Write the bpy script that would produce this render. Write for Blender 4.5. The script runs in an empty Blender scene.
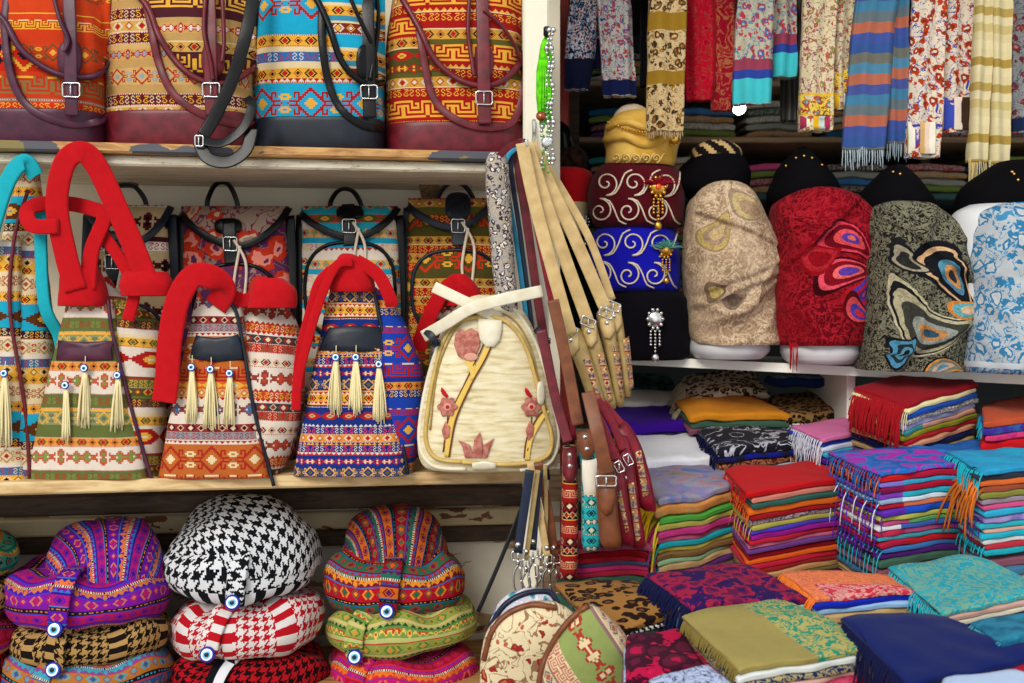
import bpy, math, random
from mathutils import Vector, noise as mnoise

# ---------------------------------------------------------------- camera, light
SC = bpy.context.scene
F = 1100.0            # focal length in pixels of the 1024 x 683 frame
HY = 310.0            # image row of the horizon
CZ = 1.60             # eye height
cam_data = bpy.data.cameras.new('camera')
cam_data.sensor_width = 36.0
cam_data.lens = 36.0 * F / 1024.0
cam_data.shift_y = -(341.5 - HY) / 1024.0
cam_data.clip_start = 0.05
cam_data.dof.use_dof = True
cam_data.dof.focus_distance = 2.12
cam_data.dof.aperture_fstop = 5.6
cam = bpy.data.objects.new('camera', cam_data)
cam.location = (0, 0, CZ)
cam.rotation_euler = (math.radians(90), 0, 0)
SC.collection.objects.link(cam)
SC.camera = cam

world = bpy.data.worlds.new('sky')
SC.world = world
world.use_nodes = True
wbg = world.node_tree.nodes['Background']
wbg.inputs[0].default_value = (0.93, 0.97, 1.0, 1)
wbg.inputs[1].default_value = 1.0
sun_data = bpy.data.lights.new('sun', 'SUN')
sun_data.energy = 2.5
sun_data.angle = math.radians(24)
sun_data.color = (1.0, 0.95, 0.87)
sun = bpy.data.objects.new('sun', sun_data)
sun.rotation_euler = (math.radians(58), 0, math.radians(-22))
SC.collection.objects.link(sun)
SC.view_settings.view_transform = 'Standard'
SC.view_settings.look = 'None'
SC.view_settings.gamma = 1.0
SC.view_settings.use_curve_mapping = False
SC.view_settings.exposure = 0.0

COL = SC.collection
PI = math.pi
rng = random.Random(7)

# ---------------------------------------------------------------- helpers
def lin(h):
    if isinstance(h, (tuple, list)): return tuple(h[:3])
    h = h.lstrip('#')
    out = []
    for i in (0, 2, 4):
        c = int(h[i:i+2], 16) / 255
        out.append(c / 12.92 if c <= 0.04045 else ((c + 0.055) / 1.055) ** 2.4)
    return tuple(out)

def P(px, py, Y):
    return Vector(((px - 512) * Y / F, Y, CZ - (py - HY) * Y / F))

def ray_plane(px, py, Y0, Z0, slope):
    """point seen at (px, py) on the plane Z = Z0 + slope * (Y - Y0)"""
    k = (py - HY) / F
    Y = (CZ - Z0 + slope * Y0) / (k + slope)
    return P(px, py, Y)

def tag(o, label=None, cat=None, group=None, kind=None):
    if label: o['label'] = label
    if cat: o['category'] = cat
    if group: o['group'] = group
    if kind: o['kind'] = kind
    return o

def thing(name, loc, label, cat, group=None):
    o = bpy.data.objects.new(name, None)
    o.empty_display_size = 0.03
    o.location = loc
    COL.objects.link(o)
    return tag(o, label, cat, group)

def root_of(o):
    while o.parent: o = o.parent
    return o

class MB:
    """collects geometry in world coordinates, builds one mesh object"""
    def __init__(s):
        s.v = []; s.f = []; s.uv = []; s.mi = []
    def add(s, verts, faces, uvs=None, mi=0):
        n = len(s.v)
        s.v += [Vector(p) for p in verts]
        s.uv += list(uvs) if uvs else [(p[0], p[2]) for p in verts]
        s.f += [tuple(i + n for i in f) for f in faces]
        s.mi += [mi] * len(faces) if isinstance(mi, int) else list(mi)
        return s
    def build(s, name, mats, parent=None, smooth=True, label=None, cat=None, group=None, kind=None):
        if not isinstance(mats, (list, tuple)): mats = [mats]
        if parent is not None:
            org = Vector(root_of(parent).location)
        else:
            xs = [p.x for p in s.v]; ys = [p.y for p in s.v]; zs = [p.z for p in s.v]
            org = Vector(((min(xs)+max(xs))/2, (min(ys)+max(ys))/2, min(zs)))
        me = bpy.data.meshes.new(name)
        me.from_pydata([tuple(p - org) for p in s.v], [], s.f)
        for m in mats: me.materials.append(m)
        uvl = me.uv_layers.new(name='UVMap')
        li = [0] * len(me.loops)
        me.loops.foreach_get('vertex_index', li)
        flat = []
        for i in li: flat += [s.uv[i][0], s.uv[i][1]]
        uvl.data.foreach_set('uv', flat)
        if len(mats) > 1: me.polygons.foreach_set('material_index', s.mi)
        if smooth: me.polygons.foreach_set('use_smooth', [True] * len(me.polygons))
        me.update()
        import bmesh
        bm = bmesh.new(); bm.from_mesh(me)
        bmesh.ops.recalc_face_normals(bm, faces=bm.faces)
        bm.to_mesh(me); bm.free()
        o = bpy.data.objects.new(name, me)
        COL.objects.link(o)
        if parent is not None: o.parent = parent
        else: o.location = org
        return tag(o, label, cat, group, kind)

def cr(pts, n):
    """catmull-rom resample of a list of tuples/vectors to n points"""
    pts = [tuple(p) for p in pts]
    if len(pts) == 2:
        return [tuple(a + (b - a) * i / (n - 1) for a, b in zip(*pts)) for i in range(n)]
    m = len(pts) - 1
    out = []
    for i in range(n):
        t = i / (n - 1) * m
        k = min(int(t), m - 1); t -= k
        p0 = pts[max(k - 1, 0)]; p1 = pts[k]; p2 = pts[k + 1]; p3 = pts[min(k + 2, m)]
        out.append(tuple(0.5 * ((2*b) + (-a + c)*t + (2*a - 5*b + 4*c - d)*t*t + (-a + 3*b - 3*c + d)*t**3)
                         for a, b, c, d in zip(p0, p1, p2, p3)))
    return out

def tube(mb, pts, r, n=None, sides=6, r1=None, mi=0, closed=False, smoothn=True):
    if n is None: n = max(len(pts) * 4, 6)
    pp = [Vector(p) for p in (cr(pts, n) if smoothn else pts)]
    n = len(pp)
    vs = []; fs = []; uv = []
    up = Vector((0.13, -0.9, 0.4)).normalized()
    L = 0
    for i, p in enumerate(pp):
        t = (pp[min(i + 1, n - 1)] - pp[max(i - 1, 0)])
        if t.length < 1e-9: t = Vector((0, 0, 1))
        t.normalize()
        a = t.cross(up)
        if a.length < 1e-3: a = t.cross(Vector((1, 0, 0)))
        a.normalize(); b = t.cross(a)
        rr = r if r1 is None else r + (r1 - r) * i / (n - 1)
        if i: L += (p - pp[i - 1]).length
        for k in range(sides):
            th = 2 * PI * k / sides
            vs.append(p + a * math.cos(th) * rr + b * math.sin(th) * rr); uv.append((k / sides * 6 * rr, L))
    for i in range(n - 1):
        for k in range(sides):
            k2 = (k + 1) % sides
            fs.append((i*sides + k, i*sides + k2, (i+1)*sides + k2, (i+1)*sides + k))
    fs.append(tuple(range(sides))[::-1]); fs.append(tuple((n-1)*sides + k for k in range(sides)))
    mb.add(vs, fs, uv, mi)
    return mb

def ribbon(mb, pts, w, t=0.003, n=None, face=(0, -1, 0), mi=0, w1=None, smoothn=True):
    """flat strap along pts: width w, thickness t, broad side towards `face`"""
    if n is None: n = max(len(pts) * 6, 8)
    pp = [Vector(p) for p in (cr(pts, n) if smoothn else pts)]
    n = len(pp); face = Vector(face).normalized()
    vs = []; fs = []; uv = []; L = 0; prev = None
    sec = [(-.5, 0), (-.49, -.42), (-.44, -.5), (-.36, -.5), (0, -.5), (.36, -.5), (.44, -.5), (.49, -.42), (.5, 0), (.49, .42), (.4, .5), (-.4, .5), (-.49, .42)]
    for i, p in enumerate(pp):
        tg = (pp[min(i + 1, n - 1)] - pp[max(i - 1, 0)])
        if tg.length < 1e-9: tg = Vector((0, 0, 1))
        tg.normalize()
        a = tg.cross(face)
        if a.length < 0.15 and prev is not None: a = prev.copy()
        if a.length < 1e-4: a = Vector((1, 0, 0))
        a.normalize()
        if prev is not None and a.dot(prev) < 0: a = -a
        if prev is not None: a = (a * 0.6 + prev * 0.4).normalized()
        prev = a.copy()
        nr = a.cross(tg).normalized()
        ww = w if w1 is None else w + (w1 - w) * i / (n - 1)
        if i: L += (p - pp[i - 1]).length
        for x, y in sec:
            vs.append(p + a * x * ww + nr * y * t); uv.append((x * ww, L))
    m = len(sec)
    for i in range(n - 1):
        for k in range(m):
            k2 = (k + 1) % m
            fs.append((i*m + k, i*m + k2, (i+1)*m + k2, (i+1)*m + k))
    fs.append(tuple(range(m))[::-1]); fs.append(tuple((n-1)*m + k for k in range(m)))
    mb.add(vs, fs, uv, mi)
    return mb

def rbox(mb, x0, x1, y0, y1, z0, z1, b=0.003, mi=0):
    """box with chamfered edges"""
    vs = []; fs = []
    c = Vector(((x0+x1)/2, (y0+y1)/2, (z0+z1)/2)); h = Vector(((x1-x0)/2, (y1-y0)/2, (z1-z0)/2))
    b = min(b, h.x*.9, h.y*.9, h.z*.9)
    idx = {}
    for sx in (-1, 1):
        for sy in (-1, 1):
            for sz in (-1, 1):
                for ax in range(3):
                    d = [h.x - b, h.y - b, h.z - b]; d[ax] += b
                    idx[(sx, sy, sz, ax)] = len(vs)
                    vs.append(c + Vector((sx*d[0], sy*d[1], sz*d[2])))
    for ax in range(3):
        o1, o2 = [a for a in range(3) if a != ax]
        for s in (-1, 1):
            q = []
            for a, bb in ((-1, -1), (1, -1), (1, 1), (-1, 1)):
                k = [0, 0, 0]; k[ax] = s; k[o1] = a; k[o2] = bb
                q.append(idx[(k[0], k[1], k[2], ax)])
            fs.append(tuple(q))
    for ax in range(3):                     # edges parallel to ax
        o1, o2 = [a for a in range(3) if a != ax]
        for a in (-1, 1):
            for bb in (-1, 1):
                k0 = [0]*3; k0[ax] = -1; k0[o1] = a; k0[o2] = bb
                k1 = list(k0); k1[ax] = 1
                fs.append((idx[(*k0, o1)], idx[(*k1, o1)], idx[(*k1, o2)], idx[(*k0, o2)]))
    for sx in (-1, 1):
        for sy in (-1, 1):
            for sz in (-1, 1):
                fs.append(tuple(idx[(sx, sy, sz, a)] for a in range(3)))
    uv = [(p.x, p.z + p.y) for p in vs]
    mb.add(vs, fs, uv, mi)
    return mb

def hexa(mb, quad_lo, quad_hi, mi=0):
    """solid between two quads (lists of 4 points)"""
    vs = list(quad_lo) + list(quad_hi)
    fs = [(3, 2, 1, 0), (4, 5, 6, 7), (0, 1, 5, 4), (1, 2, 6, 5), (2, 3, 7, 6), (3, 0, 4, 7)]
    mb.add(vs, fs, [(p[0], p[2] + p[1]) for p in vs], mi)
    return mb

def ball(mb, c, rx, ry=None, rz=None, nu=14, nv=9, mi=0):
    ry = ry or rx; rz = rz or rx; c = Vector(c)
    vs = []; fs = []; uv = []
    for j in range(nv + 1):
        ph = PI * j / nv
        for i in range(nu):
            th = 2*PI*i/nu
            vs.append(c + Vector((rx*math.sin(ph)*math.cos(th), ry*math.sin(ph)*math.sin(th), rz*math.cos(ph))))
            uv.append((rx*math.cos(th), rz*math.cos(ph)))
    for j in range(nv):
        for i in range(nu):
            i2 = (i+1) % nu
            fs.append((j*nu+i, j*nu+i2, (j+1)*nu+i2, (j+1)*nu+i))
    mb.add(vs, fs, uv, mi)
    return mb

def disc_stack(mb, c, rings, nrm=(0, -1, 0), ns=20):
    """turned disc facing nrm; rings = [(radius, height, material of the band that ENDS here)]"""
    c = Vector(c); nrm = Vector(nrm).normalized()
    a = nrm.cross(Vector((0, 0, 1)))
    if a.length < .01: a = Vector((1, 0, 0))
    a.normalize(); b = nrm.cross(a)
    vs = []; fs = []; mi = []
    for r, h, m in rings:
        for k in range(ns):
            th = 2*PI*k/ns
            vs.append(c + nrm*h + (a*math.cos(th) + b*math.sin(th))*max(r, 1e-5))
    for j in range(len(rings) - 1):
        for k in range(ns):
            k2 = (k+1) % ns
            fs.append((j*ns+k, j*ns+k2, (j+1)*ns+k2, (j+1)*ns+k)); mi.append(rings[j+1][2])
    mb.add(vs, fs, None, mi)
    return mb

def nz(x, y, z, s=1.0):
    return mnoise.noise(Vector((x*s, y*s, z*s)))

class Loft:
    """soft body lofted from sections (py, pxL, pxR, thickness) listed bottom to top; front skin at depth Y"""
    def __init__(s, secs, Y, n=2.6, Yc=None, nu=48, nv=40, wr=0.0, wf=14.0, seed=0, zb=None, ripple=0.0, rk=5, lean=0.0, ridges=(), steps=()):
        s.n = n; s.thm = max(q[3] for q in secs)
        s.Yc = Yc if Yc is not None else Y + s.thm / 2
        s.zb = zb; s.wr = wr; s.wf = wf; s.seed = seed; s.lean = lean
        s.ridges = ridges; s.steps = steps; s.rip = ripple; s.rk = rk; s.nu = nu; s.nv = nv
        pts = []
        for q in secs:
            a = P(q[1], q[0], s.Yc); b = P(q[2], q[0], s.Yc)
            pts.append(((a.z), (a.x+b.x)/2, abs(b.x-a.x)/2, q[3]/2))
        s.secs = cr(pts, nv)
        s.z0 = pts[0][0]
        s.cx0 = sum(p[1] for p in pts) / len(pts)
        if len(pts) == 2: s.cx0 = pts[0][1]
    def ring(s, z):
        # interpolate section at height z
        S = s.secs
        if z <= S[0][0]: return S[0]
        for a, b in zip(S, S[1:]):
            if a[0] <= z <= b[0] and b[0] > a[0]:
                t = (z - a[0]) / (b[0] - a[0])
                return tuple(x + (y-x)*t for x, y in zip(a, b))
        return S[-1]
    def rd(s, x, z):
        t = 0.0
        for amp, freq, ang, ph in s.ridges:
            w = math.sin(freq * (x*math.cos(ang) + z*math.sin(ang)) + ph + 3.0*nz(x, z, s.seed + 2, 5))
            t += amp * (1 - abs(w))**1.6
        for amp, ang, c in s.steps:
            d = (x - s.cx0)*math.cos(ang) + (z - s.z0)*math.sin(ang) - c + .012*nz(x, z, s.seed + 7, 9)
            k = min(max(d/.006, 0), 1); t += amp * k*k*(3 - 2*k) * math.exp(-max(d, 0)*5)
        return t
    def pt(s, th, sec):
        z, cx, hw, ht = sec
        c = math.cos(th); si = math.sin(th)
        e = 2.0 / s.n
        x = cx + max(hw, 1e-4) * math.copysign(abs(c)**e, c)
        y = s.Yc + s.lean*(z - s.z0) - max(ht, 1e-4) * math.copysign(abs(si)**e, si)
        if s.rip:
            k = s.rip * math.sin(s.rk * (x - cx) / max(hw, .01) * PI / 2 + 2*nz(x, z, s.seed, 4)) * min(1, ht / .01)
            y += k
        y -= s.rd(x, z) * (1 if si > -.2 else 0) * min(1, ht/.02)
        if s.wr:
            d = nz(x + s.seed*3.1, y*0.7, z*1.0, s.wf) * s.wr + nz(x + s.seed, y, z*1.3 + 5, s.wf*2.3) * s.wr * .4
            y += d * (-1 if si > 0 else 1); x += d * .5 * (1 if c > 0 else -1); z = z + nz(x, y + 9, z, s.wf*.7) * s.wr * .3
        if s.zb is not None and z < s.zb: z = s.zb
        return Vector((x, y, z))
    def mesh(s, mb, mi=0, vshift=0.0):
        nu, nv = s.nu, s.nv
        vs = []; fs = []; uv = []
        for sec in s.secs:
            ring = [s.pt(PI/2 + 2*PI*i/nu, sec) for i in range(nu)]   # starts at front centre
            # arc length from front centre, both ways
            acc = [0.0] * nu
            L = 0
            for i in range(1, nu // 2 + 1):
                L += (ring[i].xy - ring[i-1].xy).length; acc[i] = -L
            L = 0
            for i in range(nu - 1, nu // 2, -1):
                L += (ring[i].xy - ring[(i+1) % nu].xy).length; acc[i] = L
            for i in range(nu):
                vs.append(ring[i]); uv.append((acc[i] + sec[1] - s.cx0, sec[0] - s.z0 + vshift))
        for j in range(nv - 1):
            for i in range(nu):
                i2 = (i+1) % nu
                fs.append((j*nu+i, j*nu+i2, (j+1)*nu+i2, (j+1)*nu+i))
        for j, S in ((0, s.secs[0]), (nv-1, s.secs[-1])):
            c = sum((vs[j*nu+i] for i in range(nu)), Vector()) / nu
            vs.append(c); uv.append((0, S[0] - s.z0)); k = len(vs) - 1
            for i in range(nu):
                i2 = (i+1) % nu
                fs.append((k, j*nu+i, j*nu+i2) if j else (k, j*nu+i2, j*nu+i))
        mb.add(vs, fs, uv, mi)
        return mb
    def front(s, px, py, off=0.002):
        """point on the front skin seen at (px, py)"""
        Y = s.Yc - s.thm/2
        for _ in range(4):
            p = P(px, py, Y)
            z, cx, hw, ht = s.ring(p.z)
            q = min(abs((p.x - cx) / max(hw, 1e-4)), .995)
            Y = s.Yc + s.lean*(p.z - s.z0) - ht * (1 - q**s.n)**(1/s.n)
            if s.rip: Y += s.rip * math.sin(s.rk * (p.x - cx) / max(hw, .01) * PI / 2 + 2*nz(p.x, p.z, s.seed, 4)) * min(1, ht / .01)
            Y -= s.rd(p.x, p.z) * min(1, ht/.02)
            if s.wr: Y -= nz(p.x + s.seed*3.1, Y*.7, p.z, s.wf) * s.wr + nz(p.x + s.seed, Y, p.z*1.3 + 5, s.wf*2.3) * s.wr * .4
        return P(px, py, Y - off)
    def line(s, pxs, off=0.002, n=None):
        q = cr(pxs, n or len(pxs)*5)
        return [s.front(a, b, off) for a, b in q]

def fringe(mb, starts, d, L, r=0.0011, jit=0.3, seg=5, seed=1, droop=0.6, mi=0):
    """strands from each start point, leaving along d then falling"""
    R = random.Random(seed); d = Vector(d)
    for p in starts:
        p = Vector(p); l = L * (0.75 + .5*R.random())
        dx = Vector((R.uniform(-1, 1), R.uniform(-1, 1), R.uniform(-.3, .3))) * jit
        pts = [p]; v = (d + dx*.5).normalized()
        for k in range(seg):
            v = (v + Vector((0, 0, -droop)) + dx*.12 + Vector((R.uniform(-1,1), R.uniform(-1,1), 0))*.12).normalized()
            pts.append(pts[-1] + v * l / seg)
        tube(mb, pts, r, n=seg + 3, sides=4, r1=r*.6, mi=mi)
    return mb
# ---------------------------------------------------------------- materials
class NT:
    def __init__(s, name):
        s.m = bpy.data.materials.new(name); s.m.use_nodes = True
        s.t = s.m.node_tree; s.bs = s.t.nodes['Principled BSDF']
        s.uvn = s.t.nodes.new('ShaderNodeTexCoord')
        s.uv = s.uvn.outputs['UV']; s.obj = s.uvn.outputs['Object']
    def _in(s, sock, v):
        if isinstance(v, bpy.types.NodeSocket): s.t.links.new(v, sock)
        elif isinstance(v, (tuple, list)) and sock.type == 'RGBA': sock.default_value = (*v[:3], 1)
        else: sock.default_value = v
    def math(s, op, a, b=None, c=None):
        n = s.t.nodes.new('ShaderNodeMath'); n.operation = op
        s._in(n.inputs[0], a)
        if b is not None: s._in(n.inputs[1], b)
        if c is not None: s._in(n.inputs[2], c)
        return n.outputs[0]
    def sep(s, v):
        n = s.t.nodes.new('ShaderNodeSeparateXYZ'); s._in(n.inputs[0], v); return n.outputs[0], n.outputs[1], n.outputs[2]
    def comb(s, x, y, z=0.0):
        n = s.t.nodes.new('ShaderNodeCombineXYZ'); s._in(n.inputs[0], x); s._in(n.inputs[1], y); s._in(n.inputs[2], z); return n.outputs[0]
    def mapping(s, v, loc=(0,0,0), rot=(0,0,0), scale=(1,1,1)):
        n = s.t.nodes.new('ShaderNodeMapping'); s._in(n.inputs[0], v)
        n.inputs[1].default_value = loc; n.inputs[2].default_value = rot; n.inputs[3].default_value = scale
        return n.outputs[0]
    def ramp(s, fac, stops, const=True):
        n = s.t.nodes.new('ShaderNodeValToRGB'); cr_ = n.color_ramp
        cr_.interpolation = 'CONSTANT' if const else 'LINEAR'
        e = cr_.elements
        e[0].position = stops[0][0]; e[0].color = (*stops[0][1], 1)
        e[1].position = stops[-1][0] if len(stops) > 1 else 1.0; e[1].color = (*stops[-1][1], 1)
        for p, c in stops[1:-1]:
            q = e.new(p); q.color = (*c, 1)
        s._in(n.inputs[0], fac)
        return n.outputs[0]
    def mix(s, f, a, b, blend='MIX'):
        n = s.t.nodes.new('ShaderNodeMix'); n.data_type = 'RGBA'; n.blend_type = blend
        s._in(n.inputs[0], f)
        s._in(n.inputs[6], a if isinstance(a, bpy.types.NodeSocket) else tuple(a)); s._in(n.inputs[7], b if isinstance(b, bpy.types.NodeSocket) else tuple(b))
        return n.outputs[2]
    def noise(s, v, scale, detail=2, dist=0.0, color=False):
        n = s.t.nodes.new('ShaderNodeTexNoise'); s._in(n.inputs['Vector'], v)
        n.inputs['Scale'].default_value = scale; n.inputs['Detail'].default_value = detail; n.inputs['Distortion'].default_value = dist
        return n.outputs[1] if color else n.outputs[0]
    def voro(s, v, scale, feature='F1', rand=1.0, out=0, metric='EUCLIDEAN'):
        n = s.t.nodes.new('ShaderNodeTexVoronoi'); n.feature = feature; s._in(n.inputs['Vector'], v)
        if feature != 'DISTANCE_TO_EDGE': n.distance = metric
        n.inputs['Scale'].default_value = scale; n.inputs['Randomness'].default_value = rand
        return n.outputs[out]
    def wave(s, v, scale, dist=0.0, dscale=1.0, kind='BANDS', dirn='X', detail=1):
        n = s.t.nodes.new('ShaderNodeTexWave'); n.wave_type = kind
        if kind == 'BANDS': n.bands_direction = dirn
        else: n.rings_direction = 'Z'
        s._in(n.inputs['Vector'], v); n.inputs['Scale'].default_value = scale; n.inputs['Distortion'].default_value = dist
        n.inputs['Detail Scale'].default_value = dscale; n.inputs['Detail'].default_value = detail
        return n.outputs[1]
    def vadd(s, a, b, op='ADD'):
        n = s.t.nodes.new('ShaderNodeVectorMath'); n.operation = op; s._in(n.inputs[0], a); s._in(n.inputs[1], b); return n.outputs[0]
    def warp(s, v, scale, amt):
        c = s.noise(v, scale, 1, color=True)
        d = s.vadd(c, (.5, .5, .5), 'SUBTRACT')
        d = s.vadd(d, (amt, amt, 0), 'MULTIPLY')
        return s.vadd(v, d)
    def gt(s, a, b): return s.math('GREATER_THAN', a, b)
    def lt(s, a, b): return s.math('LESS_THAN', a, b)
    def bump(s, h, st=0.3, dist=0.002):
        n = s.t.nodes.new('ShaderNodeBump'); n.inputs['Strength'].default_value = st; n.inputs['Distance'].default_value = dist
        s._in(n.inputs['Height'], h); s.t.links.new(n.outputs[0], s.bs.inputs['Normal'])
    def finish(s, color, rough=0.9, fuzz=True, metal=0.0, slub=0.18, sheen=0.15):
        if fuzz:
            f = s.noise(s.mapping(s.uv, scale=(1, 2.2, 1)), 420, 2)
            g = s.noise(s.uv, 60, 3)
            k = s.math('ADD', s.math('MULTIPLY', f, slub*1.6), s.math('MULTIPLY', g, slub))
            k = s.math('ADD', k, 1 - slub*1.3)
            color2 = s.mix(1.0, color, s.comb(k, k, k), 'MULTIPLY')
            s.bump(f, .35, .0015)
            s._in(s.bs.inputs['Base Color'], color2)
            s.bs.inputs['Sheen Weight'].default_value = sheen * .12
            s.bs.inputs['Sheen Roughness'].default_value = .5
            s.bs.inputs['Specular IOR Level'].default_value = .06
        else:
            s._in(s.bs.inputs['Base Color'], color)
        s.bs.inputs['Roughness'].default_value = rough
        s.bs.inputs['Metallic'].default_value = metal
        return s.m

# a weaving draft: rows of 12 half-motif cells looked up by row and mirrored column
def chain():
    out = []
    for r in range(9):
        row = ''
        for c in range(12):
            d1 = abs(r-4) + c; d2 = abs(r-4) + (11-c)
            row += 'x' if d1 <= 2 else 'o' if d1 in (4, 5) and abs(r-4) < 4 else 'o' if d2 <= 1 else 'x' if d2 == 3 else '.'
        out.append(row)
    return out
def tri(): return ['xxxxx.xxxxx.', '.xxx...xxx..', '..x.....x...']
def dots(): return ['............', 'xx..xx..xx..', '............']
def ladder(): return ['x.x.x.x.x.x.']
def line(n): return ['............'] * n
def hook():
    return ["x...........", "xx..........", ".xx..xxx....", "..xx.x.x..oo", "...xxx.x.oo.", "o...xx....oo", "oo...xxxxx..",
            "ooo...x...x.", "oo...xxxxx..", "o...xx....oo", "...xxx.x.oo.", "..xx.x.x..oo", ".xx..xxx....", "xx..........", "x..........."]
def esses():
    return ["............", "..ooo...xx..", ".o...o.x..x.", ".o..o..x....", "..o.....xx..", "...oo.....x.", ".....o.x..x.", "..oooo..xx..", "............"]
def steps():
    return ["xxxxx.......", "xxxxxxx.....", "ooxxxxxxx...", "ooooxxxxxxx.", "..oooxxxxxxx", "ooooxxxxxxx.", "ooxxxxxxx...", "xxxxxxx.....", "xxxxx......."]
def rosette():
    return ["...........x", "..xx......xx", ".xoox...x.xo", "xxoooxxxx.xo", "oooo.oxx...x", "xxoooxxxx.xo", ".xoox...x.xo", "..xx......xx", "...........x"]
def comb_():
    return ["xxxxxxxxxxx.", "x..........x", "x.xxxxxxxx.x", "x.x......x.x", "x.x.xxxx.x.x", "xxx.x..x.x.x", "....x.xx.x..", "oooox....xoo"]

def big(m): return ['!' + r for r in m for _ in (0, 1)]

def kilim(name, bands, px=0.0017, voff=0.0, uoff=0.0, patch=None, rough=.92, rot=0.0, warp=0.0, mul='#f2eeec'):
    """bands: (motif rows, base, colour x, colour o)"""
    s = NT(name)
    rows = []
    for mrows, b, x, o in bands:
        for r in mrows: rows.append((r, b, x, o))
    rle = []
    for r in rows:
        if rle and rle[-1][0] == r: rle[-1][1] += 1
        else: rle.append([r, 1])
    # segments of at most 30 distinct rows and 60 rows
    segs = []; cur = []; tot = 0
    for r, n in rle:
        if len(cur) >= 30 or tot + n > 60:
            segs.append((cur, tot)); cur = []; tot = 0
        cur.append((r, n)); tot += n
    segs.append((cur, tot))
    R = len(rows)
    uv = s.uv
    if rot: uv = s.mapping(uv, rot=(0, 0, rot))
    uv = s.warp(uv, 14, warp or .004)
    u, v, _ = s.sep(uv)
    col = s.math('FLOOR', s.math('PINGPONG', s.math('DIVIDE', s.math('ADD', u, 50*24*px + uoff), px), 12.0))
    col = s.math('MINIMUM', col, 11.0)
    colb = s.math('MINIMUM', s.math('FLOOR', s.math('PINGPONG', s.math('DIVIDE', s.math('ADD', u, 50*24*px + uoff), px*2), 12.0)), 11.0)
    p2a = s.math('POWER', 2.0, col); p2b = s.math('POWER', 2.0, colb)
    row = s.math('FLOOR', s.math('MODULO', s.math('ADD', s.math('DIVIDE', s.math('ADD', v, voff), px), float(R*40)), float(R)))
    result = None; start = 0
    for cur, tot in segs:
        fac = s.math('DIVIDE', s.math('ADD', s.math('SUBTRACT', row, float(start)), 0.5), float(tot))
        st = [[], [], [], []]; k = 0
        for (r, b, x, o), n in cur:
            q = r.lstrip('!'); m1 = sum(1 << i for i, ch in enumerate(q) if ch == 'x'); m2 = sum(1 << i for i, ch in enumerate(q) if ch == 'o')
            pos = k / tot
            st[0].append((pos, (m1/4096, m2/4096, 1.0 if r[0] == '!' else 0.0))); st[1].append((pos, lin(b))); st[2].append((pos, lin(x))); st[3].append((pos, lin(o)))
            k += n
        if len(st[0]) == 1:
            for z_ in st: z_.append((.999, z_[0][1]))
        mk = s.ramp(fac, st[0]); mx, mo, mbg = s.sep(mk)
        p2 = s.math('ADD', s.math('MULTIPLY', p2a, s.math('SUBTRACT', 1.0, mbg)), s.math('MULTIPLY', p2b, mbg))
        def bit(a):
            t = s.math('ADD', s.math('MULTIPLY', a, 4096.0), 0.5)
            return s.math('MODULO', s.math('FLOOR', s.math('DIVIDE', t, p2)), 2.0)
        c = s.mix(bit(mx), s.ramp(fac, st[1]), s.ramp(fac, st[2]))
        c = s.mix(bit(mo), c, s.ramp(fac, st[3]))
        result = c if result is None else s.mix(s.gt(row, start - .5), result, c)
        start += tot
    if patch:                                  # plain woven panels of another colour, in metres
        for (x0, x1, z0, z1, c2) in patch:
            f = s.math('MULTIPLY', s.math('MULTIPLY', s.gt(u, x0), s.lt(u, x1)), s.math('MULTIPLY', s.gt(v, z0), s.lt(v, z1)))
            result = s.mix(f, result, lin(c2))
    if mul: result = s.mix(1.0, result, lin(mul), 'MULTIPLY')
    return s.finish(result, rough, slub=.28)

def bitmap(name, rows, c1, c2, px=0.0014, rot=0.0, warp=0.0, stripe=None, rough=.9):
    """16-column bitmap cloth (houndstooth)"""
    s = NT(name); uv = s.uv
    if rot: uv = s.mapping(uv, rot=(0, 0, rot))
    if warp: uv = s.warp(uv, 7, warp)
    W = len(rows[0]); H = len(rows)
    u, v, _ = s.sep(uv)
    col = s.math('FLOOR', s.math('MODULO', s.math('ADD', s.math('DIVIDE', u, px), W*300.0), float(W)))
    row = s.math('FLOOR', s.math('MODULO', s.math('ADD', s.math('DIVIDE', v, px), H*300.0), float(H)))
    fac = s.math('DIVIDE', s.math('ADD', row, .5), float(H))
    mk = s.ramp(fac, [(i/H, (sum(1 << k for k, ch in enumerate(r) if ch == 'x')/4096,)*3) for i, r in enumerate(rows)])
    a, _, _ = s.sep(mk)
    t = s.math('ADD', s.math('MULTIPLY', a, 4096.0), 0.5)
    b = s.math('MODULO', s.math('FLOOR', s.math('DIVIDE', t, s.math('POWER', 2.0, col))), 2.0)
    c = s.mix(b, lin(c1), lin(c2))
    if stripe:                                 # every so often a band of plain stripes instead of the tooth check
        per, frac, dirn = stripe
        w = v if dirn == 'v' else u
        f = s.lt(s.math('FRACT', s.math('ADD', s.math('DIVIDE', w, per), 20.3)), frac)
        sx = s.lt(s.math('FRACT', s.math('DIVIDE', s.math('ADD', u if dirn == 'v' else v, 5.0), px*12)), .5)
        c = s.mix(f, c, s.mix(sx, lin(c1), lin(c2)))
    return s.finish(c, rough, slub=.15)

TOOTH = [''.join('x' if ((x % 8 < 4) if (x - y) % 4 < 2 else (y % 8 < 4)) else '.' for x in range(8)) for y in range(8)]

def plain(name, c, var=.12, rough=.92, c2=None, sc=25, sheen=.2):
    s = NT(name)
    if c2:
        f = s.noise(s.uv, sc, 3)
        col = s.ramp(f, [(.42, lin(c)), (.58, lin(c2))], False)
    else:
        col = s.mix(0.0, lin(c), lin(c))
    return s.finish(col, rough, slub=var, sheen=sheen)

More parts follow.
